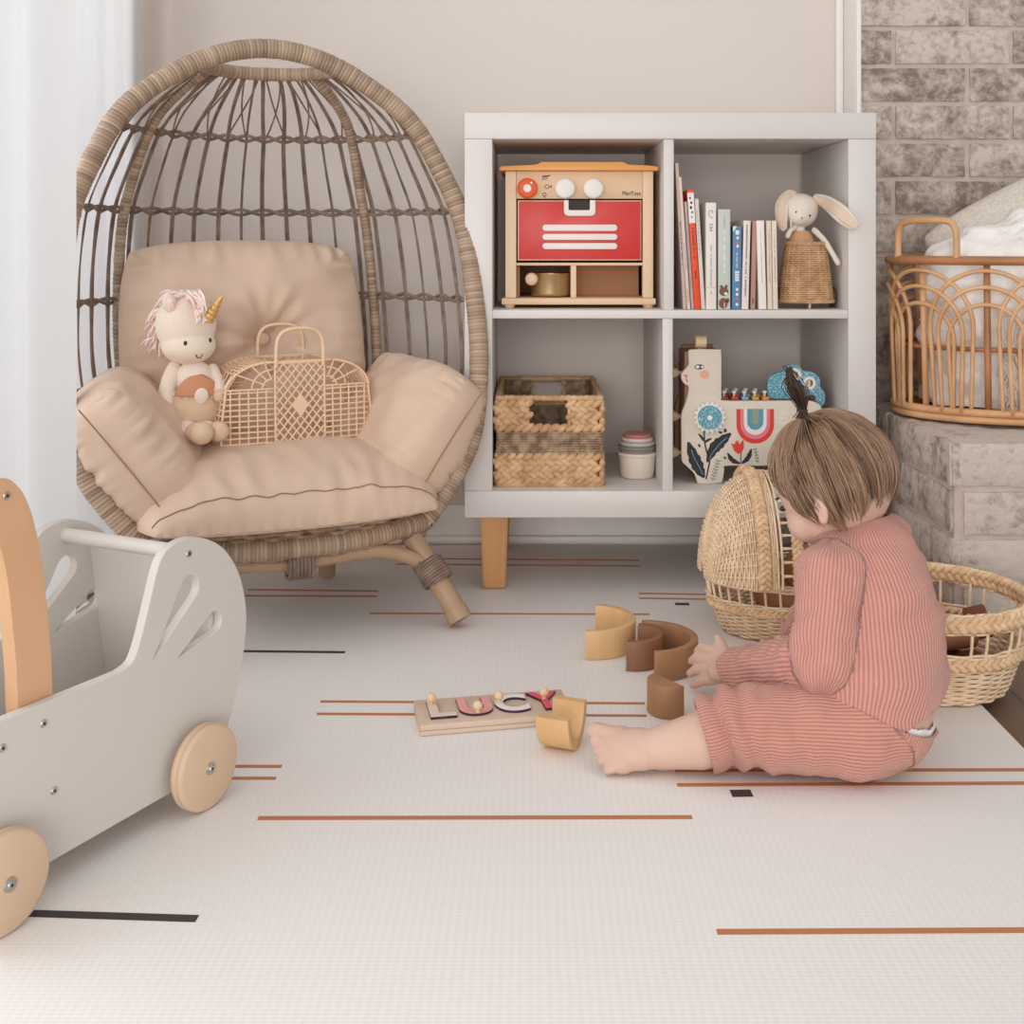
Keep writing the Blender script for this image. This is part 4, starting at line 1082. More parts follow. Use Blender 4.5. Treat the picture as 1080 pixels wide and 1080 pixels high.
# painted decoration: thin inlays on the front board
def dec(polys, m, nm, d=.0004, par=None, base=0.0):
    b = MB()
    for p in polys: b.prism([l3(q) for q in p], base-d, base)
    return obj(nm, b, m, par or fp, angle=30)
def disc(c, rx, ry=None, n=28): ry = ry or rx; return [(c[0]+rx*cos(2*pi*i/n), c[1]+ry*sin(2*pi*i/n)) for i in range(n)]
def dots_mat():
    m, nt, p = _nt('teal with pale dashes'); tc_ = nt.nodes.new('ShaderNodeTexCoord'); mp = nt.nodes.new('ShaderNodeMapping'); mp.inputs['Scale'].default_value = (420, 1, 240)
    nt.links.new(tc_.outputs['Object'], mp.inputs[0]); v = nt.nodes.new('ShaderNodeTexVoronoi'); v.inputs['Scale'].default_value = 1; nt.links.new(mp.outputs[0], v.inputs[0])
    cr = nt.nodes.new('ShaderNodeValToRGB'); cr.color_ramp.interpolation = 'CONSTANT'; cr.color_ramp.elements[0].color = srgb(226, 232, 230); cr.color_ramp.elements[1].color = srgb(92, 160, 182); cr.color_ramp.elements[1].position = .30
    nt.links.new(v.outputs['Distance'], cr.inputs[0]); nt.links.new(cr.outputs[0], p.inputs['Base Color']); p.inputs['Roughness'].default_value = .55; return m
M['teal'] = dots_mat()
tealflat = mat('teal paint', (96, 158, 178), .6); pinkp = mat('pink paint', (236, 130, 150), .6); redp = mat('red paint', (222, 66, 48), .6); blackp = mat('charcoal paint', (46, 42, 44), .6); greenp = mat('sage paint', (128, 152, 128), .6); whitep = mat('white paint', (240, 236, 230), .6); peach = mat('peach blush', (236, 178, 150), .7); blush = mat('pale pink muzzle paint', (240, 212, 202), .7); olive = mat('olive paint', (150, 164, 138), .6)
fl = MB(); cc = (260, 495); pet = []
for i in range(36): rr_ = 82 if i % 2 == 0 else 62; a = 2*pi*i/36; pet.append((cc[0]+rr_*cos(a), cc[1]+rr_*sin(a)))
fl.prism([l3(p) for p in pet], -.010, -.003, None, .0006); so_ = obj('flower_wheel', fl, whitep, lla, angle=30)
dec([disc(cc, 58)], M['teal'], 'flower_centre', .001, so_, -.0101); dec([disc(cc, 12, 12)], whitep, 'flower_button', .0008, so_, -.0111)
b = MB(); x, z = l3(cc); b.cyl((x, -.003, z), (x, 0.0, z), .004, None, 10); obj('spindle', b, whitep, so_)
def up(c, w, h0, h1, n=16): return [(c-w, h0)]+[(c-w*cos(pi*i/n), h1-w*1.0+ (w*1.0)*sin(pi*i/n)) for i in range(n+1)]+[(c+w, h0)]
for k, (w_, hb, m) in enumerate(((89, 622, redp), (70, 600, pinkp), (54, 580, whitep), (38, 556, tealflat), (16, 530, olive))): dec([up(479, w_, 458, hb)], m, 'rainbow_band', .0004*(k+1))
def leafp(pts, w_): 
    q = smoothpath([(p[0], p[1], 0) for p in pts], 6); n = len(q); L_, R_ = [], []
    for i, p in enumerate(q):
        t = q[min(i+1, n-1)]-q[max(i-1, 0)]; t.normalize(); f = sin(pi*i/(n-1))**.8*(1+.12*sin(i*1.9)); L_.append((p.x-t.y*w_*f, p.y+t.x*w_*f)); R_.append((p.x+t.y*w_*f, p.y-t.x*w_*f))
    return L_+R_[1:-1][::-1]
dec([leafp([(160, 612), (185, 680), (212, 740), (238, 785)], 29), leafp([(365, 572), (320, 610), (280, 650), (250, 712)], 27), leafp([(348, 665), (370, 700), (410, 717)], 11), leafp([(462, 645), (445, 690), (414, 717)], 11), leafp([(208, 574), (225, 592), (234, 612)], 6), leafp([(274, 598), (254, 606), (240, 620)], 6), leafp([(330, 552), (338, 560), (330, 568)], 7), leafp([(210, 622), (214, 632), (218, 640)], 5), leafp([(330, 684), (336, 690), (342, 694)], 5), leafp([(300, 562), (315, 570), (325, 566)], 5)], blackp, 'leaf_paint')
b = MB()
for pts, w_ in (([(236, 560), (238, 600), (246, 650), (262, 700), (256, 740), (246, 790)], .0016), ([(411, 665), (411, 717)], .0009)): b.tube([V((l3(p)[0], -.0003, l3(p)[1])) for p in smoothpath([(q[0], q[1], 0) for q in pts], 4)], w_, 4) if False else b.tube([V((l3((p.x, p.y))[0], -.0001, l3((p.x, p.y))[1])) for p in smoothpath([(q[0], q[1], 0) for q in pts], 4)], w_, 5)
obj('stem_paint', b, blackp, fp)
b = MB()
for pts in ([(176, 650), (190, 690), (215, 735), (232, 770)], [(345, 592), (310, 625), (275, 668), (258, 700)]): b.tube([V((l3((p.x, p.y))[0], -.0006, l3((p.x, p.y))[1])) for p in smoothpath([(q[0], q[1], 0) for q in pts], 4)], .0010, 5)
obj('leaf_vein', b, tealflat, fp)
dec([[(362, 620), (378, 626), (392, 610), (405, 625), (424, 602), (426, 640), (416, 664), (398, 672), (380, 656), (372, 636)]], redp, 'tulip_paint'); dec([[(384, 612), (392, 604), (404, 612), (400, 628), (388, 626)]], mat('orange paint', (236, 140, 70), .6), 'tulip_paint', .0003)
b = MB()
def sprig(p0, p1, n, L_):
    P, Q = V((*p0, 0)), V((*p1, 0)); d = (Q-P).normalized(); s_ = V((-d.y, d.x, 0))
    b.tube([V((l3((p.x, p.y))[0], -.0001, l3((p.x, p.y))[1])) for p in (P, Q)], .0006, 4)
    for i in range(n):
        c = P.lerp(Q, (i+.5)/n)
        for s in (-1, 1):
            e_ = c+d*L_*.6+s_*s*L_; b.prism([l3((q.x, q.y)) for q in (c, c.lerp(e_, .5)+d*4, e_, c.lerp(e_, .5)-d*4)], -.0004, 0)
sprig((276, 800), (304, 700), 7, 15); sprig((492, 715), (478, 645), 5, 11); obj('sprig_paint', b, greenp, fp, angle=30)
b = MB(); sprig((600, 540), (618, 470), 3, 20); obj('sprig_paint', b, whitep, fp, angle=30)
dec([disc((160, 305), 30, 38)], blush, 'muzzle_paint', .0002)
dec([disc((238, 294), 24, 20)], peach, 'cheek_paint', .0003); dec([disc((214, 258), 23, 12)], blackp, 'eye_paint', .0003); dec([disc((206, 258), 10, 7)], whitep, 'eye_white', .0005); dec([disc((228, 258), 7, 6)], whitep, 'eye_white', .0005)
b = MB()
for pts in ([(140, 296), (152, 302), (158, 296)], [(152, 302), (152, 316), (158, 330)]): b.tube([V((l3(p)[0], -.0001, l3(p)[1])) for p in pts], .0008, 5)
obj('nose_paint', b, blackp, fp)
# teal cloud board at the tail with two bead rings
cl = [(556, 395), (552, 360), (562, 320), (590, 298), (625, 290), (640, 266), (670, 256), (705, 262), (725, 285), (752, 288), (785, 300), (808, 330), (808, 362), (826, 385), (832, 420), (822, 450), (800, 458), (782, 446), (788, 425), (778, 404), (750, 405), (715, 420), (640, 420), (570, 418)]
h1 = disc((686, 305), 17, 18, 20); h2 = disc((756, 345), 17, 18, 20)
cl = [(p.x, p.y) for p in smoothpath([(*l3(p), 0) for p in cl], 4, True)]
me = plate([cl, [l3(p) for p in h1], [l3(p) for p in h2]], .010, .0006); me.transform(Matrix.Translation((0, .038, 0)) @ RX); tb = fin('cloud_board', me, M['teal'], lla, angle=35)
for c in ((686, 305), (756, 345)):
    x, z = l3(c); b = MB(); q = [V((x+.0097*cos(a), .0325, z+.0103*sin(a))) for a in [2*pi*i/30 for i in range(30)]]; b.tube(q, .0034, 8, True); obj('bead_ring', b, whitep, tb, angle=180)
    b = MB(); b.cyl((x, .038, z-.0075), (x, .038, z+.0075), .0042, None, 14); b.cyl((x, .038, z-.010), (x, .038, z+.010), .001, None, 6); obj('bead', b, M['birch'], tb, angle=50)
# ================================================================== rattan basket on the hearth
M['cane'] = mat('honey rattan cane', (222, 178, 132), .42, rgb2=(200, 150, 104), vscale=14)
M['canedark'] = mat('dark rattan cane', (182, 126, 82), .42, rgb2=(158, 106, 66), vscale=14)
M['knit'] = mat('white chunky knit', (246, 243, 238), .95, bump=.5, bscale=75, var=.05, vscale=70)
M['creamknit'] = mat('cream waffle knit', (222, 212, 200), .95, bump=.9, bscale=150, var=.12, vscale=150, thr=(.42, .58))
BC = V((.985, 2.285, HZ+.003)); BRX, BRY, BH = .283, .185, .302
bk = thing('rattan_basket', 'large oval rattan basket with looping cane arches on the brick hearth', 'basket', BC)
def bp_(a, z, off=0.0):
    t = z/BH; f = .965+.035*t
    return V(((BRX*f+off)*cos(a), (BRY*f+off)*sin(a), z))
LUT = [0.0]
for i in range(1, 721):
    p, q = bp_(2*pi*(i-1)/720, .15), bp_(2*pi*i/720, .15); LUT.append(LUT[-1]+(q-p).length)
PER = LUT[-1]
def ang(s):
    s %= PER; lo = 0
    import bisect
    i = max(1, bisect.bisect_left(LUT, s)); return 2*pi*(i-1+(s-LUT[i-1])/max(LUT[i]-LUT[i-1], 1e-9))/720
def arc_of(a): return LUT[int(round((a % (2*pi))/(2*pi)*720))]
NU = 12; S0 = arc_of(R(205))
for z, r, m, nm in ((BH-.004, .0085, 'canedark', 'rim'), (.020, .0072, 'cane', 'base_ring'), (.0068, .0068, 'cane', 'base_ring'), (.135, .0045, 'canedark', 'inner_ring')):
    b = MB(); b.tube([bp_(2*pi*i/96, z, -.012 if nm == 'inner_ring' else 0) for i in range(96)], r, 10, True); obj(nm, b, M[m], bk, angle=180)
for k in range(NU):
    s0 = S0+PER*k/NU; a = ang(s0)
    b = MB(); b.tube([bp_(a, z, -.009) for z in (.012, .1, .2, BH-.008)], .0062, 10); obj('upright', b, M['canedark' if k % 2 else 'cane'], bk, angle=180)
    for hw, top_, off in ((.100, .280, .001), (.083, .250, .004), (.066, .218, .001)):
        b = MB(); pts = []
        zs = top_-hw*1.05
        for i in range(9): pts.append(bp_(ang(s0-hw*(.94+.06*i/8)), .018+(zs-.018)*i/8, off))
        for i in range(1, 20): th = pi*i/20; pts.append(bp_(ang(s0-hw*cos(th)), zs+(top_-zs)*sin(th), off))
        for i in range(8, -1, -1): pts.append(bp_(ang(s0+hw*(.94+.06*i/8)), .018+(zs-.018)*i/8, off))
        b.tube(pts, .0042, 8); obj('cane_arch', b, M['cane'], bk, angle=180)
b = MB(); b.loft([[bp_(2*pi*i/64, z, -.006) for i in range(64)] for z in (.006, .014)]); obj('bottom', b, M['canedark'], bk)
for a0, a1 in ((189, 224), (9, 44)):
    A, B_ = bp_(R(a0), BH-.004), bp_(R(a1), BH-.004); u = B_-A; pts = [A, A+V((0, 0, .045)), A+u*.04+V((0, 0, .064)), A+u*.15+V((0, 0, .073))]
    pts += [A+u*.5+V((0, 0, .075))]+[B_-(p-A-V((0, 0, (p-A).z)))+V((0, 0, (p-A).z)) for p in pts[::-1]]
    b = MB(); b.tube(smoothpath(pts, 6), .0066, 10); obj('handle', b, M['cane'], bk, angle=180)
# blankets
def lumpy(c, rx, ry, z0, ztop, seed, amp, nu=120, nv=60):
    def fn(u, v):
        a = 2*pi*u; t = v*1.0
        if t < .6: r = 1.0-.03*sin(t*9); z = z0+(ztop*.72-z0)*t/.6
        else: q = (t-.6)/.4; r = cos(q*pi/2)**.8 if q < 1 else 0; z = ztop*.72+(ztop*.28)*sin(q*pi/2)
        p = V((rx*r*cos(a), ry*r*sin(a), z))
        n = noise.noise(p*16+V((seed, 0, 0)))*amp+noise.noise(p*38+V((0, seed, 0)))*amp*.45+abs(noise.noise(p*75+V((0, 0, seed))))*amp*.35
        d = V((cos(a)*max(r, .2), sin(a)*max(r, .2), 1.2*max(0, t-.5))).normalized()
        return V(c)+p+d*n
    b = MB(); b.grid(fn, nu, nv, True); return b
bl_ = thing('white_blanket', 'white chunky knit blanket with fringe heaped in the rattan basket', 'blanket', BC)
obj('heap', lumpy((.02, 0, 0), .236, .140, .022, .375, 3.0, .026), M['knit'], bl_, angle=180)
rf = random.Random(5)
b = MB()
for k in range(70):      # fringe threads hanging inside the front canes
    s_ = rf.uniform(.0, .16); a = ang(arc_of(R(255))+s_-.06); z1 = rf.uniform(.12, .2); pts = []
    for i in range(8):
        z = z1-(z1-.03)*i/7; pts.append(bp_(a+.05*sin(i*.9+k), z, -.030+.006*sin(i*1.3+k)))
    b.tube(pts, .0019, 5)
obj('fringe', b, M['knit'], bl_, angle=180)
b = MB()
for k in range(150):     # crocheted bobbles
    a = rf.uniform(pi*.95, pi*2.02); q = rf.uniform(0, .9); c = V((.02+.235*cos(a)*(1-.5*q), .142*sin(a)*(1-.5*q), .20+.135*q+rf.uniform(-.01, .01)))
    b.ell(c, (.008, .008, .007), None, 8, 6)
obj('bobbles', b, M['knit'], bl_, angle=180)
Mx = frame((1.035, 2.345, .60), (.885, -.05, .465), (-.45, .22, .89))
b = pillow(.20, .20, .055, Mx, .45, .04, .006, 21, 40)
tag(obj('knit_pillow', b, M['creamknit'], angle=180), 'cream waffle knit pillow leaning behind the white blanket in the rattan basket', 'cushion')

# ================================================================== doll cradle
M['palewicker'] = mat('pale wicker', (244, 222, 192), .55, rgb2=(226, 196, 160), vscale=45)
M['braid'] = mat('seagrass braid', (236, 204, 166), .6, rgb2=(212, 174, 132), vscale=70)
def braid(path, r, closed=False, mi=0, b=None, tw=.9, nrm=V((0, 0, 1))):
    """flat three-strand plait along a path"""
    b = b or MB(); P = [V(p) for p in path]; n = len(P)
    for s in range(3):
        pts = []
        for i, p in enumerate(P):
            t = (P[(i+1) % n]-P[i-1]) if closed else (P[min(i+1, n-1)]-P[max(i-1, 0)])
            t.normalize(); u = t.cross(nrm if not callable(nrm) else nrm(p)).normalized(); v = u.cross(t); ph = i*tw+s*2*pi/3
            pts.append(p+u*r*1.25*sin(ph)+v*r*.55*sin(2*ph))
        b.tube(pts, r*.72, 6, closed)
    return b
CRC = V((.490, 2.015, 0)); CRX, CRY = .192, .112
cr = thing('doll_cradle', 'pale wicker doll cradle with a woven hood on the mat, left of the child', 'doll cradle', CRC, R(4))
def ce(t, z):
    f = .84+.16*min(1, z/.07); return V((CRX*f*cos(t), CRY*f*sin(t), z))
def eweave(par, fn, z0, z1, rows, nst, r, amp, nm, m):
    b = MB(); N_ = nst*4
    for k in range(rows):
        z = z0+(z1-z0)*k/max(1, rows-1); pts = []
        for i in range(N_):
            t = 2*pi*i/N_; p = fn(t, z); n = V((p.x/CRX, p.y/CRY, 0)).normalized(); pts.append(p+n*amp*cos(pi*i/4*1.0+pi*k)*1.0)
        b.tube(pts, r, 5, True)
    return obj(nm, b, m, par, angle=180)
NST = 44
eweave(cr, ce, .004, .046, 13, NST, .0018, .0022, 'woven_body', M['palewicker'])
q = resample([ce(2*pi*i/160, .053) for i in range(160)], .0042)
b = braid(q, .0050, True, nrm=lambda p: V((p.x/CRX, p.y/CRY, .1)).normalized()); obj('braid', b, M['braid'], cr, angle=180)
eweave(cr, ce, .061, .064, 2, NST, .0018, .0022, 'band_weave', M['palewicker'])
b = MB()
for i in range(NST): t = 2*pi*(i+.5)/NST; b.tube([ce(t, .002), ce(t, .05), ce(t, .097)], .0022, 6)
obj('stakes', b, M['palewicker'], cr, angle=180)
eweave(cr, ce, .090, .099, 4, NST, .0019, .0022, 'rim', M['palewicker'])
b = MB(); b.loft([[V((CRX*.83*cos(2*pi*i/48), CRY*.83*sin(2*pi*i/48), z)) for i in range(48)] for z in (.003, .007)]); obj('bottom', b, M['braid'], cr)
HX, HA, HB, HH, HZ0 = -.100, .098, .112, .170, .098
def hood(ph, th, off=0.0):
    c = cos(ph); wid = HB*(c**.75 if c > 0 else 0)
    return V((HX-(HA+off)*sin(ph), (wid+off)*cos(th), HZ0+((HH)*c**.85+off)*sin(th) if c > 0 else HZ0))
b = MB(); nst = 26
for k in range(38):
    ph = .02+1.50*k/38; pts = []
    nn = max(8, int(nst*4))
    for i in range(nn+1): pts.append(hood(ph, pi*i/nn, .0022*cos(pi*i/4+pi*k)))
    b.tube(pts, .00185, 5)
obj('hood_weave', b, M['palewicker'], cr, angle=180)
b = MB()
for i in range(nst+1):
    th = pi*i/nst; b.tube([hood(1.52*k/20, th) for k in range(21)], .0020, 5)
obj('hood_stakes', b, M['palewicker'], cr, angle=180)
def hoodarc(dx, off, n=150): return [V((HX+dx, (HB+off)*cos(pi*i/n), HZ0+(HH+off)*sin(pi*i/n))) for i in range(n+1)]
hn = lambda p: V((.0, p.y/HB, (p.z-HZ0)/HH+.001)).normalized()
for dx, off, r in ((-.020, .004, .0062), (.036, .0, .0056)):
    b = braid(resample(hoodarc(dx, off), .0042, False), r, False, nrm=hn); obj('hood_braid', b, M['braid'], cr, angle=180)
b = MB()
for dx in (-.006, .002, .009): b.tube(hoodarc(dx, .001), .0022, 6)
obj('hood_edge', b, M['palewicker'], cr, angle=180)
b = MB()
for i in range(1, 24):
    th = pi*i/24
    for d in (-.05, .05): b.tube([V((HX+x, HB*cos(th+d*(x-.03)/.04*.3), HZ0+HH*sin(th+d*(x-.03)/.04*.3))) for x in (.010, .046)], .0016, 5)
obj('hood_rungs', b, M['palewicker'], cr, angle=180)
# brown doll lying in the cradle
M['doll'] = mat('brown doll fabric', (166, 118, 84), .85, var=.06, vscale=20, bump=.1, bscale=300)
M['dolldress'] = mat('dark brown doll blanket', (104, 72, 54), .95, var=.2, vscale=40, bump=.4, bscale=120)
dl = thing('brown_doll', 'brown cloth doll lying inside the wicker cradle beside the child', 'doll', CRC+V((0, 0, .008)), R(4))
b = MB(); b.ell((-.02, -.028, .096), (.046, .044, .046), None, 24, 16); b.ell((-.060, -.01, .05), (.05, .06, .035)); b.ell((-.03, .025, .082), (.018, .02, .018)); obj('head', b, M['doll'], dl, angle=180)
b = MB(); b.ell((.05, 0, .048), (.115, .082, .042), None, 24, 14); obj('body', b, M['dolldress'], dl, angle=180)
b = MB()
hc = V((-.02, -.028, .096))
for a, e, r in ((-100, 8, .0032), (-140, 2, .0030)): d = V((cos(R(a))*cos(R(e)), sin(R(a))*cos(R(e)), sin(R(e)))); b.ell(hc+d*.0455, (r, r, r*1.15))
b.tube([hc+V((cos(R(a))*cos(R(e)), sin(R(a))*cos(R(e)), sin(R(e))))*.0455 for a, e in ((-130, -22), (-122, -27), (-114, -24))], .001, 5); obj('face', b, M['ink'], dl, angle=180)

# ================================================================== round basket with blocks
RB = V((.604, 1.772, 0))
rbk = thing('round_basket', 'round pale wicker basket with open band and braided rim, behind the child by the hearth', 'basket', RB)
def ro(t, z): r = .102+.036*min(1, z/.11)**.8; return V((r*cos(t), r*sin(t), z))
def rweave(z0, z1, rows, nm, nst=36, r=.0020):
    b = MB(); N_ = nst*4
    for k in range(rows):
        z = z0+(z1-z0)*k/max(1, rows-1); b.tube([ro(2*pi*i/N_, z)*1.0+V((cos(2*pi*i/N_), sin(2*pi*i/N_), 0))*.0022*cos(pi*i/4+pi*k) for i in range(N_)], r, 5, True)
    return obj(nm, b, M['palewicker'], rbk, angle=180)
rn = lambda p: V((p.x, p.y, .02)).normalized()
rweave(.004, .058, 15, 'woven_body')
for z, r in ((.067, .0062), (.128, .0078)):
    b = braid(resample([ro(2*pi*i/200, z) for i in range(200)], .0048), r, True, nrm=rn, tw=.8); obj('braid', b, M['braid'], rbk, angle=180)
rweave(.076, .080, 2, 'band_weave'); rweave(.114, .119, 2, 'band_weave'); rweave(.137, .140, 2, 'rim')
b = MB()
for i in range(36):
    if i % 3 == 2: continue
    t = 2*pi*(i+.5)/36; b.tube([ro(t, .002), ro(t, .05), ro(t, .09), ro(t, .136)], .0024, 6)
obj('stakes', b, M['palewicker'], rbk, angle=180)
for ta in (88, 268):
    if ta == 268: continue
    b = MB(); P, Q = ro(R(ta-5), .09), ro(R(ta+5), .09)
    for off in (0, .004):
        pts = smoothpath([P+V((off, 0, 0)), ro(R(ta-5), .138)+V((off, 0, 0)), ro(R(ta-4), .156)+V((off*.5, 0, off)), ro(R(ta), .163)+V((0, 0, off)), ro(R(ta+4), .156)+V((-off*.5, 0, off)), ro(R(ta+5), .138)-V((off, 0, 0)), Q-V((off, 0, 0))], 6); b.tube(pts, .0022, 6)
    obj('loop_handle', b, M['palewicker'], rbk, angle=180)
b = MB(); b.loft([[V((.1*cos(2*pi*i/48), .1*sin(2*pi*i/48), z)) for i in range(48)] for z in (.002, .006)]); obj('bottom', b, M['braid'], rbk)
M['walnut'] = wood('walnut block', (152, 108, 76), (122, 82, 56), 9, (1, 1, .25), .5)
M['redwood'] = wood('reddish wood block', (132, 66, 42), (100, 46, 30), 9, (1, 1, .25), .45)
M['midwood'] = wood('mid brown wood', (178, 132, 94), (150, 106, 72), 8, (1, 1, .2), .5)
M['lightwood'] = wood('light honey wood', (226, 186, 136), (210, 166, 114), 7, (1, 1, .2), .5)
GB = 'wooden blocks in the round basket'
def block(c, size, rot, m, label, kind='b'):
    b = MB()
    if kind == 'b': b.box((0, 0, 0), size, None, .004)
    else: b.cyl((-size[0]/2, 0, 0), (size[0]/2, 0, 0), size[1]/2, None, 24)
    o = obj('wooden_block', b, m, None, RB+V(c), rot); tag(o, label, 'toy block', GB)
block((.012, -.035, .075), (.085, .036, .036), (0, 0, R(20)), M['walnut'], 'walnut brown cylinder block on top in the round basket', 'c')
block((.075, .012, .083), (.034, .034, .040), (R(18), R(-20), R(-24)), M['redwood'], 'reddish square block on top at the right in the round basket')
block((-.012, .018, .056), (.11, .04, .04), (0, 0, R(-12)), M['midwood'], 'long mid brown block lying lower in the round basket')
block((.02, -.045, .030), (.09, .05, .045), (0, 0, R(8)), M['redwood'], 'reddish wide block at the bottom front of the round basket')
block((-.02, .045, .028), (.09, .045, .04), (0, 0, R(-30)), M['walnut'], 'walnut brown block at the bottom back of the round basket')
# ================================================================== arch stacker pieces
GA = 'rainbow stacker pieces on the mat'
def arch_pts(r0, r1, sx=1.0, n=36):
    o = [(r1*cos(pi*i/n), sx*r1*sin(pi*i/n)) for i in range(n+1)]; q = [(r0*cos(pi*i/n), sx*r0*sin(pi*i/n)) for i in range(n, -1, -1)]; return o+q
def arch(c, r1, th, face, h, m, label):
    """half ring lying flat; `face` = heading of the open side (deg)"""
    b = MB(); me_pts = arch_pts(r1-th, r1)
    b.prism(me_pts, 0, h, Matrix.Rotation(R(90), 4, 'X'), .0016)
    o = obj('arch_block', b, m, None, (c[0], c[1], .0003), (0, 0, R(face-90))); tag(o, label, 'toy block', GA); return o
HB_ = .0452
arch((.0985, 1.928), .0735, .0125, 170, HB_, M['lightwood'], 'light honey wooden arch block, farthest left of the loose arches behind the name puzzle')
arch((.1605, 1.853), .0485, .0115, 163, HB_, M['walnut'], 'small dark brown arch block nested inside the larger dark arch')
arch((.1835, 1.837), .0775, .0120, 182, HB_, M['midwood'], "largest brown arch block, beside the child's hand")
b = MB(); n = 28; b.prism([(.031*cos(pi*i/n), .031*sin(pi*i/n)) for i in range(n+1)], 0, HB_, Matrix.Rotation(R(90), 4, 'X'), .0014)
tag(obj('half_round_block', b, M['midwood'], None, (.1945, 1.653, .0003), (0, 0, R(-55))), 'solid half round brown block standing alone in front of the brown arches', 'toy block', GA)
b = MB(); me_pts = arch_pts(.027, .0385, 1.3)
b.prism([(x, -z) for x, z in me_pts], -.0225, .0225, None, .0016)
tag(obj('arch_block', b, M['lightwood'], None, (.040, 1.538, .0385*1.3+.0004), (0, R(0), R(69))), "small light wooden arch block turned ends up by the child's toes", 'toy block', GA)
# ================================================================== name puzzle
PZ0 = V((-.148, 1.568, 0)); ux = V((.209, .042, 0)); PW = ux.length; pa = atan2(ux.y, ux.x)
M['puzwood'] = wood('pale maple board', (216, 194, 174), (200, 176, 154), 5, (.12, 1, 1), .55)
pz = thing('name_puzzle', 'pale wooden name puzzle board spelling LUCY on the mat', 'puzzle', PZ0, pa)
b = MB(); b.bx(0, PW, 0, .089, .0003, .0066, .0012); obj('backing', b, M['puzwood'], pz)
b = MB(); b.bx(.0002, PW-.0002, .0002, .0888, .0068, .0150, .0014); obj('tray', b, M['puzwood'], pz)
navy = mat('dark plum letter edge', (58, 36, 52), .6)
for ch, xx, w_, rgb, lab in (('L', .034, .036, (226, 206, 194), 'pale natural wooden letter L with a round peg in the name puzzle'), ('U', .081, .047, (232, 164, 158), 'soft pink wooden letter U with a round peg in the name puzzle'),
                             ('C', .132, .046, (236, 230, 230), 'white wooden letter C with a round peg in the name puzzle'), ('Y', .180, .044, (228, 82, 108), 'bright pink wooden letter Y with a round peg in the name puzzle')):
    t = thing('puzzle_letter', lab, 'puzzle piece', PZ0+Matrix.Rotation(pa, 3, 'Z') @ V((xx, .0455, .0151)), pa, 'letters in the name puzzle')
    me = text(ch, .090, .0017, .0034); xs = [v.co.x for v in me.vertices]; ys = [v.co.y for v in me.vertices]; sx_, sy_ = w_/(max(xs)-min(xs)), .060/(max(ys)-min(ys)); me.transform(Matrix.Translation((0, 0, .0018)) @ Matrix.Diagonal((sx_, sy_, 1, 1)) @ Matrix.Translation((-(max(xs)+min(xs))/2, -(max(ys)+min(ys))/2, 0))); me.name = 'letter'
    me.materials.clear(); me.materials.append(mat('letter paint', rgb, .55)); me.materials.append(navy)
    for p in me.polygons: p.material_index = 0 if p.normal.z > .5 else 1
    link('letter', me, t)
    dx, dy = {'L': (-.0125, .016), 'U': (0, -.024), 'C': (-.017, .004), 'Y': (0, .004)}[ch]
    b = MB(); b.cyl((dx, dy, .0036), (dx, dy, .008), .0032, None, 12); b.ell((dx, dy, .0125), (.0068, .0068, .0064)); obj('peg', b, M['birch'], t, angle=60)
# ================================================================== basket bag on the chair
M['bagpvc'] = mat('beige moulded plastic', (232, 198, 166), .42)
bag = thing('basket_bag', 'beige lattice plastic basket bag with two loop handles on the egg chair seat', 'bag', (-.413, 2.088, .300), R(29))
BW, BD, BHt = .138, .105, .150
def outl(n=14):
    pts = [(-BW, 0), (-BW*.985, .05), (-BW*.95, .092)]
    for i in range(1, n+1): a = pi-pi/2*i/n; pts.append((-.052+(BW*.95-.052)*cos(a)*1.0, .098+.052*sin(a)))
    pts += [(-x, z) for x, z in pts[::-1]]
    return pts
OUT = [(p.x, p.y) for p in smoothpath([(x, z, 0) for x, z in outl()], 3)]
def zmax(x):
    best = 0
    for (x0, z0), (x1, z1) in zip(OUT, OUT[1:]):
        if min(x0, x1)-1e-9 <= x <= max(x0, x1)+1e-9 and abs(x1-x0) > 1e-9: best = max(best, z0+(z1-z0)*(x-x0)/(x1-x0))
    return best
def xmax(z):
    best = 0
    for (x0, z0), (x1, z1) in zip(OUT, OUT[1:]):
        if x0 > 0 and min(z0, z1)-1e-9 <= z <= max(z0, z1)+1e-9 and abs(z1-z0) > 1e-9: best = max(best, x0+(x1-x0)*(z-z0)/(z1-z0))
    return best
def bulge(x, z, y): 
    s_ = -1 if y < BD/2 else 1
    return V((x, y+s_*.012*(1-(x/BW)**2)*(1-.5*z/.15), z))
MX = .045
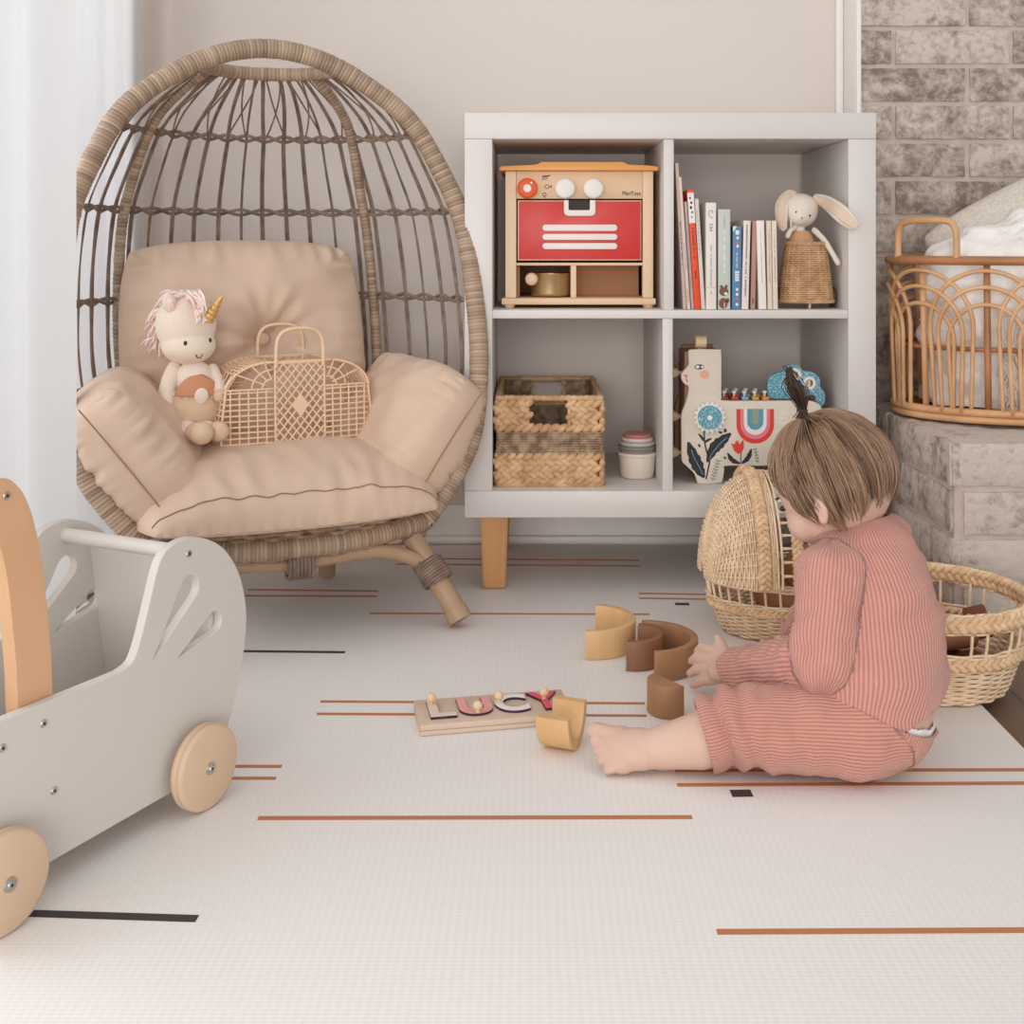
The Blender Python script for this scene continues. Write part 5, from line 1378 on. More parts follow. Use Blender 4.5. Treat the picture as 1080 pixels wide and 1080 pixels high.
for y, nm in ((0, 'front_lattice'), (BD, 'back_lattice')):
    b = MB(); r = .0018
    seg = lambda p, q, rr_=r: b.tube([bulge(p[0]+(q[0]-p[0])*i/6, p[1]+(q[1]-p[1])*i/6, y) for i in range(7)], rr_, 5)
    b.tube([bulge(x, z, y) for x, z in OUT], .0024, 6); seg((-BW, .002), (BW, .002), .0024)
    for s_ in (-1, 1): seg((s_*MX, 0), (s_*MX, zmax(MX)), .0024)
    seg((-MX, zmax(MX)-.002), (MX, zmax(MX)-.002), .0022)
    z = .0105
    while z < .108:
        xm = xmax(z)
        for s_ in (-1, 1): seg((s_*MX, z), (s_*xm, z))
        z += .0098
    for k in range(1, 6):
        x = MX+k*(BW-MX)/6
        for s_ in (-1, 1): seg((s_*x, 0), (s_*x, min(zmax(x), .104)))
    for s_ in (-1, 1):
        seg((s_*MX, .104), (s_*xmax(.104), .104), .002)
        for rr_ in (.018, .035): b.tube([bulge(s_*(MX+.004+rr_*1.05*sin(pi/2*i/10)), .104+rr_*cos(pi/2*i/10)*.95, y) for i in range(11)], r, 5)
        for a in (22, 45, 68):
            c = V((s_*MX, .104)); d = V((s_*sin(R(a)), cos(R(a)))); L = .012
            for t in range(200):
                q = c+d*L
                if q.y > zmax(min(abs(q.x), BW*.94))-.0005 or abs(q.x) > BW*.94: break
                L += .0007
            seg((c.x+d.x*.016, c.y+d.y*.016), (c.x+d.x*L, c.y+d.y*L))
    top_ = zmax(MX)-.002; st = .0150
    for d in (-1, 1):
        k = -14
        while k < 16:
            # diagonals x = d*(z*.8) + k*st clipped to the panel
            pts = []
            for i in range(81):
                zz = top_*i/80; xx = d*zz*.82+k*st
                if abs(xx) <= MX: pts.append((xx, zz))
            if len(pts) > 2: b.tube([bulge(p[0], p[1], y) for p in pts[::4]+[pts[-1]]], r, 5)
            k += 1
    o = obj(nm, b, M['bagpvc'], bag, angle=180)
    b = MB(); yy = -1 if y == 0 else 1
    b.loft([[bulge(x, .072+z, y)+V((0, yy*(t+.0012), 0)) for x, z in ((-.014, 0), (0, -.021), (.014, 0), (0, .021))] for t in (-.002, .0012)]); obj('diamond_badge', b, M['bagpvc'], o)
    b = MB(); hp_ = smoothpath([(-.043, .140), (-.043, .17), (-.040, .190), (-.030, .203), (-.012, .208), (.012, .208), (.030, .203), (.040, .190), (.043, .17), (.043, .140)] and [(x, 0, z) for x, z in ((-.043, .140), (-.043, .17), (-.040, .190), (-.030, .203), (-.012, .208), (.012, .208), (.030, .203), (.040, .190), (.043, .17), (.043, .140))], 6)
    b.tube([p+V((0, bulge(p.x, .15, y).y, 0)) for p in hp_], .0032, 6, flat=1.6); obj('handle', b, M['bagpvc'], bag, angle=180)
b = MB()
for s_ in (-1, 1):      # gusset strips round the ends
    side_ = [(x*s_, z) for x, z in OUT if x >= .040 and z >= 0]
    side_ = [(s_*BW*1.0, 0)]+[p for p in [(s_*xmax(z/100), z/100) for z in range(1, 11)]]+[(s_*x, zmax(x)) for x in (.112, .105, .098, .09, .08, .07, .06, .05)]
    for k in range(8):
        t = k/7
        b.tube([bulge(x, z, 0).lerp(bulge(x, z, BD), t)+V((s_*.006*sin(pi*t), 0, 0)) for x, z in side_], .0013, 5)
    for x, z in side_: b.tube([bulge(x, z, 0).lerp(bulge(x, z, BD), t/6)+V((s_*.006*sin(pi*t/6), 0, 0)) for t in range(7)], .0016, 5)
obj('gusset', b, M['bagpvc'], bag, angle=180)
b = MB(); b.bx(-BW+.003, BW-.003, .002, BD-.002, .001, .004); obj('bottom', b, M['bagpvc'], bag)

# ================================================================== unicorn doll
M['uknit'] = mat('cream knit doll', (236, 220, 204), .95, bump=.35, bscale=420, stretch=(1.6, 1.6, .25), sheen=.2)
M['upants'] = mat('oatmeal knit overalls', (218, 190, 162), .95, bump=.35, bscale=420, stretch=(1.6, 1.6, .25))
M['urust'] = mat('rust rainbow knit', (200, 142, 108), .95, bump=.3, bscale=400)
M['pinkyarn'] = mat('pink yarn', (236, 204, 198), .95, rgb2=(244, 226, 218), vscale=60)
M['gold'] = mat('gold thread', (206, 160, 84), .4, metal=.55, rgb2=(236, 200, 130), vscale=300)
UY = 2.03; UC = at(203, 462, UY); UC.z = .298
un = thing('unicorn_doll', 'cream knitted unicorn doll with pink yarn mane and gold horn seated on the egg chair', 'soft toy', UC, R(22))
UI = (Matrix.Translation(UC) @ Matrix.Rotation(R(22), 4, 'Z')).inverted()
def up_(px, py, dY=0.0): return UI @ at(px, py, UY+dY)
hC = up_(196, 348, .03)
b = MB()
for c, rx, ry, rz_ in ((hC+V((0, 0, .010)), .0525, .047, .056), (hC+V((.004, -.006, -.026)), .047, .043, .034)): b.ell(c, (rx, ry, rz_), None, 24, 16)
hm = remesh(b, .002, 14); 
hdo = fin('head', hm, M['uknit'], un)
bC = up_(207, 425, .03)
b = MB(); b.ell(bC+V((0, .0, -.006)), (.046, .038, .046), None, 24, 16); b.ell(bC+V((-.003, .002, .040)), (.034, .029, .036), None, 20, 14); fin('body', remesh(b, .002, 10), M['uknit'], un)
# overalls: a shell over the lower body with a rainbow bib
def uell(c, rx, ry, rz_, n=48, m=24, t0=0.0, t1=pi, keep=None, off=.0016):
    b = MB(); rows = []
    b.grid(lambda u, v: V(c)+V(((rx+off)*sin(t0+(t1-t0)*v)*cos(2*pi*u), (ry+off)*sin(t0+(t1-t0)*v)*sin(2*pi*u), (rz_+off)*cos(t0+(t1-t0)*v))), n, m, True); return b
ub = uell(bC+V((0, 0, -.006)), .046, .038, .046, t0=1.05, t1=3.1)
obj('overalls', ub, M['upants'], un, angle=180)
b = MB()
for k in range(44):
    a = 2*pi*k/44; c = bC+V((.0485*.87*cos(a), .0405*.87*sin(a), -.006+.0475*.5+.002*sin(k*2.3))); b.ell(c, (.0035, .0035, .0052), Euler((0, .4*sin(k*1.7), 0)).to_matrix(), 8, 6)
obj('frill', b, M['uknit'], un, angle=180)
# bib
b = MB()
def bib(u, v):
    a = R(-90)+(u-.5)*1.9; z = .016+v*.038*sqrt(max(0, 1-(2*u-1)**2*.98)); zz = z
    t = math.acos(max(-1, min(1, (zz-.004)/.060))); rr_ = sin(t)
    return bC+V((.049*rr_*cos(a), .0415*rr_*sin(a), zz))
b.grid(bib, 24, 8); bo_ = obj('bib', b, M['urust'], un, angle=180); bo_.modifiers.new('s', 'SOLIDIFY').thickness = .0015
b = MB(); b.ell(bib(.55, .12)+V((0, -.001, -.004)), (.012, .004, .015), Euler((.2, 0, 0)).to_matrix()); obj('pocket', b, M['uknit'], un, angle=180)
def ulimb(pts, rad, nm, mlist, split):
    q = smoothpath(pts, 7); n = len(q); rr_ = [spline([(i/(len(rad)-1), r) for i, r in enumerate(rad)], k/(n-1)) for k in range(n)]
    kx = int(n*split); b = MB(); b.tube(q, rr_, 14); b.ell(q[0], (rad[0],)*3, None, 14, 10); o = obj(nm, b, mlist[0], un, angle=180)
    b = MB(); b.tube(q[kx:], [r+.0007 for r in rr_[kx:]], 14); b.ell(q[-1], (rad[-1]+.0007,)*3, None, 14, 10); obj('hoof', b, mlist[1], o, angle=180)
ulimb([up_(184, 388, .025), up_(178, 405, .01), up_(175, 425, 0), up_(179, 446, -.005)], [.0125, .0145, .014, .0125], 'arm', (M['uknit'], M['upants']), .78)
ulimb([up_(224, 390, .045), up_(230, 405, .03), up_(232, 418, .012)], [.011, .012, .0115], 'arm', (M['uknit'], M['upants']), .85)
ulimb([up_(194, 452, .0), up_(204, 456, -.03), up_(213, 457, -.06)], [.0165, .0165, .0185], 'leg', (M['uknit'], M['upants']), .55)
ulimb([up_(216, 452, .01), up_(224, 455, -.012), up_(231, 455, -.03)], [.0155, .0160, .0165], 'leg', (M['uknit'], M['upants']), .6)
hx = up_(219, 336, -.02); ht = up_(235, 312, -.045)
b = MB(); q = [hx.lerp(ht, i/30) for i in range(31)]; b.tube(q, [.0118*(1-.80*i/30)*(1+.09*sin(i*1.35)) for i in range(31)], 14); obj('horn', b, M['gold'], un, angle=180)
for px, dy in ((179, -.012), (206, .02)):
    b = MB(); c = up_(px, 320, dy); b.ell(c, (.012, .006, .019), Euler((.2, -.35, .2)).to_matrix(), 16, 10); e_ = obj('ear', b, M['uknit'], un, angle=180)
    b = MB(); b.ell(c+V((.0018, -.0046, -.002)), (.0068, .003, .012), Euler((.2, -.35, .2)).to_matrix(), 12, 8); obj('ear_lining', b, M['pinkyarn'], e_, angle=180)
ru = random.Random(12)
b = MB()
for k in range(230):
    t = ru.random()
    # mane runs over the crown and down the back of the neck
    a = -.55+2.75*t
    base = hC+V((-.004+.012*ru.uniform(-1, 1)-.020*t, .046*sin(a)*.98-.004, .010+.058*cos(a)))
    d = V((ru.choice((-1, -1, 1))*ru.uniform(.4, 1), ru.uniform(-.3, .5), ru.uniform(.0, .5))).normalized(); pts = [base]
    L = ru.uniform(.022, .044)
    for i in range(1, 6):
        d = (d+V((ru.uniform(-.35, .35), ru.uniform(-.25, .25), -.36))).normalized(); pts.append(pts[-1]+d*L/5)
    b.tube(pts, [.0019, .0020, .0019, .0018, .0016, .0012], 5)
for k in range(40):
    base = up_(ru.uniform(196, 214), ru.uniform(305, 316), ru.uniform(-.03, .03)); tgt = up_(ru.uniform(206, 218), ru.uniform(322, 342), -.034+ru.uniform(-.008, .01)); mid = base.lerp(tgt, .5)+V((0, -.008, .006))
    b.tube(smoothpath([base, mid, tgt], 4), .0019, 5)
for k in range(30):
    base = up_(ru.uniform(164, 176), ru.uniform(322, 360), .03); pts = [base]
    d = V((-.5, ru.uniform(-.3, .3), ru.uniform(-.6, .3))).normalized()
    for i in range(5): d = (d+V((ru.uniform(-.3, .3), ru.uniform(-.2, .2), -.4))).normalized(); pts.append(pts[-1]+d*.006)
    b.tube(pts, .0018, 5)
obj('mane', b, M['pinkyarn'], un, angle=180)
def onhead(px, py):
    """point on the front of the doll's face seen at this place"""
    E_ = UI @ V((0, 0, EYE)); P = up_(px, py, 0); d = (P-E_).normalized(); best = None
    for me_ in (hm,):
        from mathutils.bvhtree import BVHTree
        bv = BVHTree.FromPolygons([v.co for v in me_.vertices], [p.vertices for p in me_.polygons]); h = bv.ray_cast(E_, d)
        if h[0]: return h[0]
    return P
b = MB(); p = onhead(195.5, 362); b.ell(p, (.0032, .0024, .0042)); 
p = onhead(221.5, 359); b.ell(p, (.0030, .0030, .0040))
b.tube([onhead(x, y)+V((0, -.0005, 0)) for x, y in ((206.5, 374), (208, 377), (211, 377.6), (213.5, 373.5))], .0010, 5); obj('face', b, M['ink'], un, angle=180)
# ================================================================== seated toddler
M['skin'] = mat('child skin', (213, 181, 163), .5, rgb2=(206, 170, 151), vscale=10, sss=.25, spec=.35)
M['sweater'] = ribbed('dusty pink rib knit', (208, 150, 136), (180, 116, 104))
M['pants'] = ribbed('dusty pink rib trousers', (206, 148, 132), (178, 114, 100))
M['hair'] = mat('light brown hair', (136, 104, 82), .42, rgb2=(78, 56, 44), vscale=30, spec=.6, thr=(.3, .7))
def hair_mat():
    m, nt, p = _nt('child hair'); a = nt.nodes.new('ShaderNodeAttribute'); a.attribute_name = 'tone'
    cr = nt.nodes.new('ShaderNodeValToRGB'); cr.color_ramp.elements[0].color = srgb(88, 64, 50); cr.color_ramp.elements[1].color = srgb(184, 148, 120)
    nt.links.new(a.outputs['Fac'], cr.inputs[0]); nt.links.new(cr.outputs[0], p.inputs['Base Color']); p.inputs['Roughness'].default_value = .42; return m
M['hair'] = hair_mat()
M['haircap'] = mat('hair roots', (116, 88, 70), .6)
M['hairdark'] = mat('dark brown hair', (84, 60, 48), .45, rgb2=(60, 42, 34), vscale=40, spec=.5)
M['diaper'] = mat('white diaper', (240, 236, 232), .8, bump=.1, bscale=200)
kid = thing('toddler', 'toddler in pink ribbed sweater and trousers sitting on the mat, reaching for wooden arches', 'person', (.42, 1.47, 0))
K0 = V((.42, 1.47, 0))
A = lambda px, py, Y: at(px, py, Y)-K0
W_ = lambda x, y, z: V((x, y, z))-K0
def cap(b, p0, p1, r0, r1, n=18):
    b.cyl(p0, p1, r0, r1, n); b.ell(p0, (r0,)*3, None, n, 10); b.ell(p1, (r1,)*3, None, n, 10)
def chain(b, pts, n=18):
    for (p, r), (q, s) in zip(pts, pts[1:]): cap(b, p, q, r, s, n)
PELV, WAI, MID, CHE, UCH, NEC = W_(.430, 1.480, .080), W_(.446, 1.510, .130), W_(.450, 1.537, .180), W_(.452, 1.562, .222), W_(.447, 1.575, .246), W_(.437, 1.588, .274)
HED = A(879, 507, 1.600)
FD = V((-.68, .73, 0)).normalized(); LF = V((-.73, -.68, 0)).normalized()      # facing, and the child's left
pitch = R(30)
fh = (FD*cos(pitch)+V((0, 0, -1))*sin(pitch)).normalized(); uh = (V((0, 0, 1))*cos(pitch)+FD*sin(pitch)).normalized(); lh = LF.copy()
roll = R(6); lh, uh = (lh*cos(roll)-uh*sin(roll)).normalized(), (uh*cos(roll)+lh*sin(roll)).normalized()
HM = Matrix((fh, lh, uh)).transposed()                                            # head axes: face, left, up
HR = V((.081, .068, .078))
# joints
SHL, ELL, WRL, PAL = A(877, 612, 1.510), A(869, 701, 1.462), A(781, 708, 1.640), A(763, 704, 1.688)
SHR, ELR, WRR, PAR = W_(.465, 1.640, .225), W_(.430, 1.695, .140), W_(.385, 1.720, .075), W_(.372, 1.730, .060)
HPL, KNL, ANL, TOL = W_(.400, 1.450, .058), A(776, 766, 1.462), A(690, 789, 1.462), A(632, 788, 1.462)
HPR, KNR, ANR, TOR = W_(.425, 1.535, .062), W_(.335, 1.615, .050), W_(.395, 1.635, .030), W_(.43, 1.66, .02)
# ---- body: one continuous skin
b = MB()
chain(b, [(PELV, .074), (WAI, .078), (MID, .070), (CHE, .062), (UCH, .050), (NEC, .034), (HED-uh*.035-fh*.01, .034)])
b.ell(HED, HR, HM, 32, 22)
b.ell(HED+fh*.030-uh*.036, (.052, .054, .044), HM, 24, 16)                        # jaw and cheeks
for s in (-1, 1): b.ell(HED+fh*.048+lh*s*.032-uh*.034, (.028, .026, .027), HM, 16, 12)
b.ell(HED+fh*.088-uh*.018, (.010, .009, .011), HM, 12, 10); b.ell(HED+fh*.083-uh*.006, (.008, .007, .016), HM, 12, 10)   # nose
b.ell(HED+fh*.080-uh*.040, (.008, .015, .0045), HM, 12, 8); b.ell(HED+fh*.078-uh*.048, (.008, .013, .005), HM, 12, 8); b.ell(HED+fh*.070-uh*.064, (.014, .016, .012), HM, 12, 8)
for s in (-1, 1):
    e = HED+lh*s*.070-fh*.008-uh*.022; b.ell(e, (.014, .005, .021), HM @ Euler((R(0), 0, R(-22*s))).to_matrix(), 16, 12); b.ell(e-uh*.016+fh*.003, (.007, .006, .008), HM, 10, 8)
chain(b, [(UCH+LF*.045, .031), (SHL, .031), (ELL, .026), (WRL, .0205)])
chain(b, [(UCH-LF*.045, .036), (SHR, .032), (ELR, .024), (WRR, .0185)])
# left hand
b.ell(PAL, (.026, .025, .0135), frame((0, 0, 0), (A(740, 701, 1.72)-PAL), (0, -.62, .78)).to_3x3(), 16, 12)
cap(b, WRL, PAL, .0195, .0165)
for ch in (((766, 693, 1.698), (750, 686, 1.716), (741, 682.5, 1.734), (736, 686.5, 1.748)), ((763, 700, 1.694), (746, 695.5, 1.716), (735, 693.5, 1.737), (729.5, 697, 1.750)), ((763, 707, 1.688), (747, 706, 1.708), (735, 706, 1.728), (728, 710, 1.740)), ((766, 714, 1.678), (751, 717, 1.694), (740, 718.5, 1.710), (731, 722, 1.722))):
    P = [A(*c) for c in ch]; chain(b, list(zip(P, (.0092, .0082, .0077, .0064))), 12)
P = [A(772, 702, 1.678), A(766, 690, 1.702), A(760, 680, 1.716), A(757, 673, 1.728)]; chain(b, list(zip(P, (.0105, .0088, .0078, .0062))), 12)
# right hand, hidden behind, resting towards the cradle
b.ell(PAR, (.020, .012, .024), None, 16, 12); cap(b, WRR, PAR, .0175, .015)
for k in range(4): P = [PAR+V((-.012+.009*k, .008, -.008)), PAR+V((-.018+.012*k, .028, -.016)), PAR+V((-.018+.012*k, .040, -.026))]; chain(b, list(zip(P, (.0075, .0068, .0055))), 10)
chain(b, [(PAR+V((-.016, 0, 0)), .008), (PAR+V((-.030, .012, -.012)), .007), (PAR+V((-.034, .022, -.02)), .0058)], 10)
# legs and feet
CAL = KNL.lerp(ANL, .45)+V((0, -.004, -.004))
chain(b, [(HPL, .044), (KNL, .040), (CAL, .034), (ANL+V((.004, 0, 0)), .0250)])
chain(b, [(HPR, .048), (KNR, .040), (ANR, .026)])
def foot(an, toe, nrm, flip=1):
    d = (toe-an); L = d.length; d.normalize(); s = nrm.cross(d).normalized(); n = d.cross(s) if d.cross(s).dot(nrm) > 0 else -d.cross(s)
    Mf = Matrix((d, s, n)).transposed()
    b.ell(an-d*.012-n*.010, (.023, .023, .021), Mf, 18, 12)                       # heel
    b.ell(an+d*.020-n*.004, (.038, .0265, .0205), Mf, 18, 12); b.ell(an+d*.040-n*.007, (.026, .0300, .0160), Mf, 18, 12)
    for k in range(5):
        w = (-.0225+.0105*k+(.0025 if k == 4 else 0))*flip; r = (.0052, .0055, .0057, .0060, .0082)[k]; ext = (.060, .067, .072, .075, .077)[k]
        q0 = an+d*.045+s*w*.9-n*.006; q1 = an+d*(ext-.006)+s*w*1.12-n*.005; q2 = an+d*ext+s*w*1.12-n*.009
        chain(b, [(q0, r), (q1, r), (q2, r*.92)], 12)
    return Mf
MF = foot(ANL, TOL, V((.05, -.72, .69)), -1)
foot(ANR, TOR, V((-.3, .5, .8)), -1)
bod = remesh(b, .0024, 3, .5)
zmn = min(v.co.z for v in bod.vertices)
for v in bod.vertices: v.co.z = max(v.co.z, .0012)
skin = fin('body', bod, M['skin'], kid)
from mathutils.bvhtree import BVHTree
# nails and eyes
b = MB()
for s in (-1, 1): b.ell(HED+fh*.074+lh*s*.029-uh*.004, (.0058, .0082, .0042), HM, 12, 8)
obj('eye', b, M['ink'], kid, angle=180)
b = MB()
for s in (-1, 1): b.tube([HED+fh*(.079-.012*abs(t))+lh*s*(.030+.014*t)+uh*(.012-.003*abs(t)) for t in (-1, -.5, 0, .5, 1)], .0014, 5)
obj('eyebrow', b, M['hair'], kid, angle=180)

# ---- clothes: knitted shells over the body with the rib direction stored per point
def shellmesh(bones, extra, voxel, sm, ribs, wr, seed, cuts):
    b = MB()
    for p, q, r0, r1, *_ in bones: cap(b, p, q, r0, r1, 24)
    for c, rad in extra: b.ell(c, rad, None, 24, 16)
    me = remesh(b, voxel, sm, .5)
    bm = bmesh.new(); bm.from_mesh(me)
    for co, no, rad in cuts:
        g = [f for f in bm.faces if (f.calc_center_median()-co).length < rad]
        gs = set(g); ve = {v for f in g for v in f.verts}; ed = {e for f in g for e in f.edges}
        bmesh.ops.bisect_plane(bm, geom=list(ve)+list(ed)+g, plane_co=co, plane_no=no, clear_outer=True)
    lay = bm.verts.layers.float.new('rib')
    bm.normal_update(); cos_ = []
    for v in bm.verts:
        best = None
        for p, q, r0, r1, N_, ref in bones:
            if not N_: continue
            d = q-p; L = d.length; t = max(0, min(1, (v.co-p).dot(d)/(L*L))); c = p+d*t; r = r0+(r1-r0)*t; dist = (v.co-c).length/r
            if best is None or dist < best[0]: best = (dist, d/L, c, N_, ref, t, L, r)
        _, d, c, N_, ref, t, L, r = best
        if N_ == 112:      # one straight run of ribs over the whole back
            d = V((0, 0, 1)); zz = v.co.z; c = V(spline(SPN, zz))
        u = (V(ref)-d*V(ref).dot(d)).normalized(); w2 = d.cross(u); o = v.co-c
        an = atan2(o.dot(w2), o.dot(u)); v[lay] = an/(2*pi)*N_
        s_ = v.co.dot(d)
        n1 = noise.noise(V((s_*38+seed, cos(an)*1.1, sin(an)*1.1)))+.6*noise.noise(V((s_*75+seed, cos(an)*1.6, sin(an)*1.6)))
        cos_.append((v, v.normal*(wr*n1)))
    for v, dv in cos_: v.co += dv
    for v in bm.verts: v.co.z = max(v.co.z, .0008)
    me2 = bpy.data.meshes.new('t'); bm.to_mesh(me2); bm.free(); bpy.data.meshes.remove(me); return me2
BKR = -FD                                                                          # rib seam faces forward
SPN = [(p.z, tuple(p)) for p in (W_(.433, 1.487, .088), WAI, MID, CHE, UCH, NEC)]
sw = [(W_(.433, 1.487, .088), WAI+V((.002, 0, 0)), .0885, .0865, 112, BKR), (WAI+V((.002, 0, 0)), MID, .0865, .083, 112, BKR), (MID, CHE, .083, .074, 112, BKR), (CHE, UCH, .074, .060, 112, BKR), (UCH, NEC+V((.004, -.002, -.006)), .060, .048, 112, BKR),
      (UCH+LF*.030-V((0, 0, .012)), SHL, .052, .0465, 0, (-.4, -1, .3)), (SHL, ELL, .0455, .0420, 54, (-.4, -1, .3)), (ELL, WRL, .0412, .0315, 42, (0, -1, .4)),
      (UCH-LF*.035, SHR, .050, .046, 0, (-1, 0, 0)), (SHR, ELR, .045, .036, 46, (-1, 0, 0)), (ELR, WRR, .035, .026, 40, (-1, 0, 0))]
hemn = V((.42, .05, -1)).normalized()
dl_ = (WRL-ELL).normalized(); dr_ = (WRR-ELR).normalized(); nn_ = (V((.0, .0, 1))+FD*.32).normalized()
sme = shellmesh(sw, [], .0032, 9, None, .0052, 2.0, [(A(779.5, 709, 1.652), dl_, .05), (WRR, dr_, .05), (NEC+V((0, 0, .009)), nn_, .060), (W_(.45, 1.49, .080), hemn, .16)])
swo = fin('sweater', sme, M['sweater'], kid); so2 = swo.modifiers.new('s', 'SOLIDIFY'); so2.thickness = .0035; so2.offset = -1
pt = [(PELV, W_(.438, 1.494, .100), .0795, .073, 100, (.5, -1, 0)), (HPL+V((.015, 0, .0)), HPL, .058, .0575, 74, (0, -1, .3)), (HPL, KNL, .0575, .0480, 74, (0, -1, .3)), (KNL, KNL.lerp(ANL, .42), .0475, .0425, 70, (0, -1, .3)),
      (HPR, KNR, .064, .047, 62, (1, 0, 0)), (KNR, KNR.lerp(ANR, .6), .046, .036, 62, (1, 0, 0))]
kd = (ANL-KNL).normalized(); kr = (ANR-KNR).normalized(); HEMP = KNL.lerp(ANL, .40)
pme = shellmesh(pt, [(PELV+V((.003, -.012, -.012)), (.075, .072, .064))], .0032, 9, None, .0042, 6.0, [(HEMP, kd, .075), (KNR.lerp(ANR, .62), kr, .06), (W_(.45, 1.49, .080), V((.42, -.06, 1)).normalized(), .17)])
# folded cuff and knee tucks as raised rings
for v in pme.vertices:
    s_ = (v.co-HEMP).dot(kd)
    if (v.co-(HEMP+kd*s_)).length < .075 and -.10 < s_ < .01:
        rad = (v.co-(HEMP+kd*s_)).normalized()
        a = sin(atan2(rad.z, rad.y)*2+1)
        v.co += rad*(.0035*exp(-((s_+.006)/.008)**2)-.004*exp(-((s_+.026+.003*a)/.006)**2)+.0045*exp(-((s_+.038+.004*a)/.007)**2)-.003*exp(-((s_+.054)/.006)**2)+.003*exp(-((s_+.066-.005*a)/.008)**2))
        v.co.z = max(v.co.z, .0008)
pno = fin('trousers', pme, M['pants'], kid); so3 = pno.modifiers.new('s', 'SOLIDIFY'); so3.thickness = .0035; so3.offset = -1
# diaper edge showing above the waistband at the back: it hugs the body just inside the trousers
PN = V((.42, -.06, 1)).normalized(); PC = W_(.45, 1.49, .080)
bm = bmesh.new(); bm.from_mesh(bod); bm.normal_update()
dead = []
for f in bm.faces:
    c = f.calc_center_median(); h = (c-PC).dot(PN)
    if not (-.02 < h < .0040) or (c-PC).length > .115 or c.x < .030: dead.append(f)
bmesh.ops.delete(bm, geom=dead, context='FACES')
nv_ = [(v, v.normal.copy()) for v in bm.verts]
for v, n_ in nv_: v.co += n_*.0045
o = obj('diaper', bm, M['diaper'], kid, angle=180, fixn=False); o.modifiers.new('s', 'SOLIDIFY').thickness = .0025
# ---- hair: scalp cap plus combed strands
rh = random.Random(3)
HC = HED+uh*.006-fh*.004
crown = (uh*.96-fh*.06+lh*.0).normalized()
front = (fh-crown*fh.dot(crown)).normalized(); left = crown.cross(front)
if left.dot(lh) < 0: left = -left
HRr = V((.0835, .0705, .0805))
def hp2(az, t, off):
    d = crown*cos(t)+(front*cos(az)+left*sin(az))*sin(t)
    l_ = V((d.dot(fh), d.dot(lh), d.dot(uh))); k = 1/sqrt((l_.x/HRr.x)**2+(l_.y/HRr.y)**2+(l_.z/HRr.z)**2)
    return HC+d*(k+off)
def tend(az):
    a = abs((az+pi) % (2*pi)-pi)        # 0 face, pi nape
    return spline([(0, R(52)), (R(35), R(60)), (R(60), R(84)), (R(80), R(112)), (R(100), R(128)), (R(130), R(121)), (R(180), R(111))], a)
b = MB(); n, m = 72, 24
b.grid(lambda u, v: hp2(2*pi*u, max(.001, tend(2*pi*u)*v), .0012+.003*sin(pi*min(1, v*1.05))**.5 if v < .97 else -.003), n, m, True)
obj('hair_cap', b, M['haircap'], kid, angle=180)
clump = [(2*pi*(i_+rh.uniform(-.3, .3))/90, rh.uniform(-.25, .25), rh.uniform(0, 1)) for i_ in range(90)]
b = MB(); TL = b.bm.verts.layers.float.new('tone')
def toned(b, tone, *a, **k):
    n0 = len(b.bm.verts); b.tube(*a, **k); b.bm.verts.ensure_lookup_table()
    for i in range(n0, len(b.bm.verts)): b.bm.verts[i][TL] = tone
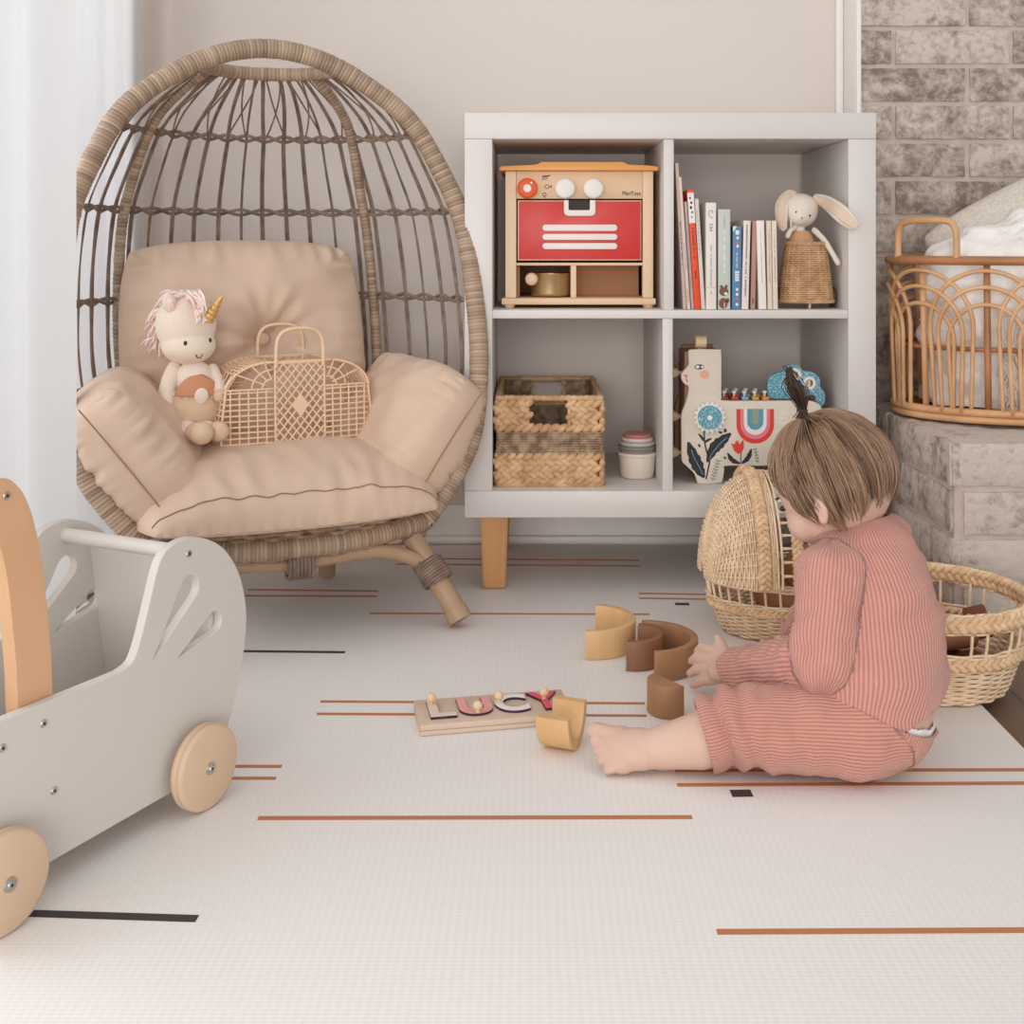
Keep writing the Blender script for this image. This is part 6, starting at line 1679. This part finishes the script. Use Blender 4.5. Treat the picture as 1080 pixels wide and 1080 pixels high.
for k in range(4200):
    ca, cs, cl = clump[rh.randrange(90)]
    az = ca+rh.gauss(0, .05); te = tend(az)
    a_ = abs((az+pi) % (2*pi)-pi)
    t0 = rh.random()**1.3*te*.72 if rh.random() < .75 else rh.uniform(0, .2)
    t1 = min(te*(1.0+.10*cl+rh.uniform(-.07, .10)), t0+rh.uniform(.7, 1.5)); lift = rh.uniform(.0015, .0075)+.004*cl
    pts = []; sway = cs*.55+rh.uniform(-.06, .06)
    for i in range(9):
        f = i/8; t = t0+(t1-t0)*f
        az2 = az+sway*sin(f*2.2)*.5*(t/te)**1.4
        if a_ > R(60): az2 += -.18*(1 if sin(az) > 0 else -1)*0
        off = lift*(sin(pi*min(1, f*.9+.08)))**.6+(.006*max(0, f-.8)*5*(.5 if cl < .5 else -.6) if t1 > te*.9 else 0)
        pts.append(hp2(az2, t, off)+V((0, 0, -1))*(.016*max(0, f-.6)*(t1 > te*.86)*(.4+cl)))
    r = rh.uniform(.0005, .0011); toned(b, max(0, min(1, .22+cl*.5+rh.gauss(.0, .13))), pts, [r*.7, r, r, r, r, r, r*.9, r*.7, r*.25], 3, cap=False)
hair = obj('hair', b, M['hair'], kid, angle=180)
# top ponytail
pb, ptip = A(846, 436, 1.545), A(831, 389, 1.535)
b = MB()
for k in range(150):
    o0 = V((rh.gauss(0, .0032), rh.gauss(0, .0032), 0)); fan = V((rh.gauss(0, .0026), rh.gauss(0, .0026), rh.uniform(-.022, .004)))
    b.tube(smoothpath([pb+o0*1.2+V((0, 0, -.006)), pb+o0*.6+V((0, 0, .006)), pb.lerp(ptip, .55)+o0*1.8+V((.002, 0, .002)), ptip+fan], 3), .0008, 3)
obj('ponytail', b, M['hairdark'], kid, angle=180)
b = MB(); q = [pb+V((.0058*cos(2*pi*i/16), .0058*sin(2*pi*i/16), .004)) for i in range(16)]; b.tube(q, .0018, 6, True); obj('hair_tie', b, M['ink'], kid, angle=180)
b = MB(); TL = b.bm.verts.layers.float.new('tone')
for k in range(600):     # front hair gathered up into the tie
    az = rh.gauss(0, .9); t = rh.uniform(.25, .95)*min(tend(az), R(70)); p0 = hp2(az, t, .0035); pts = []
    for i in range(8):
        f = i/7; p = p0.lerp(pb, f); d = (p-HC).normalized(); l_ = V((d.dot(fh), d.dot(lh), d.dot(uh))); kk = 1/sqrt((l_.x/HRr.x)**2+(l_.y/HRr.y)**2+(l_.z/HRr.z)**2); pts.append(HC+d*max(kk+.006, (p-HC).length) if f < .95 else p)
    toned(b, rh.uniform(.15, .75), pts, .0009, 3)
obj('gathered_hair', b, M['hair'], kid, angle=180)
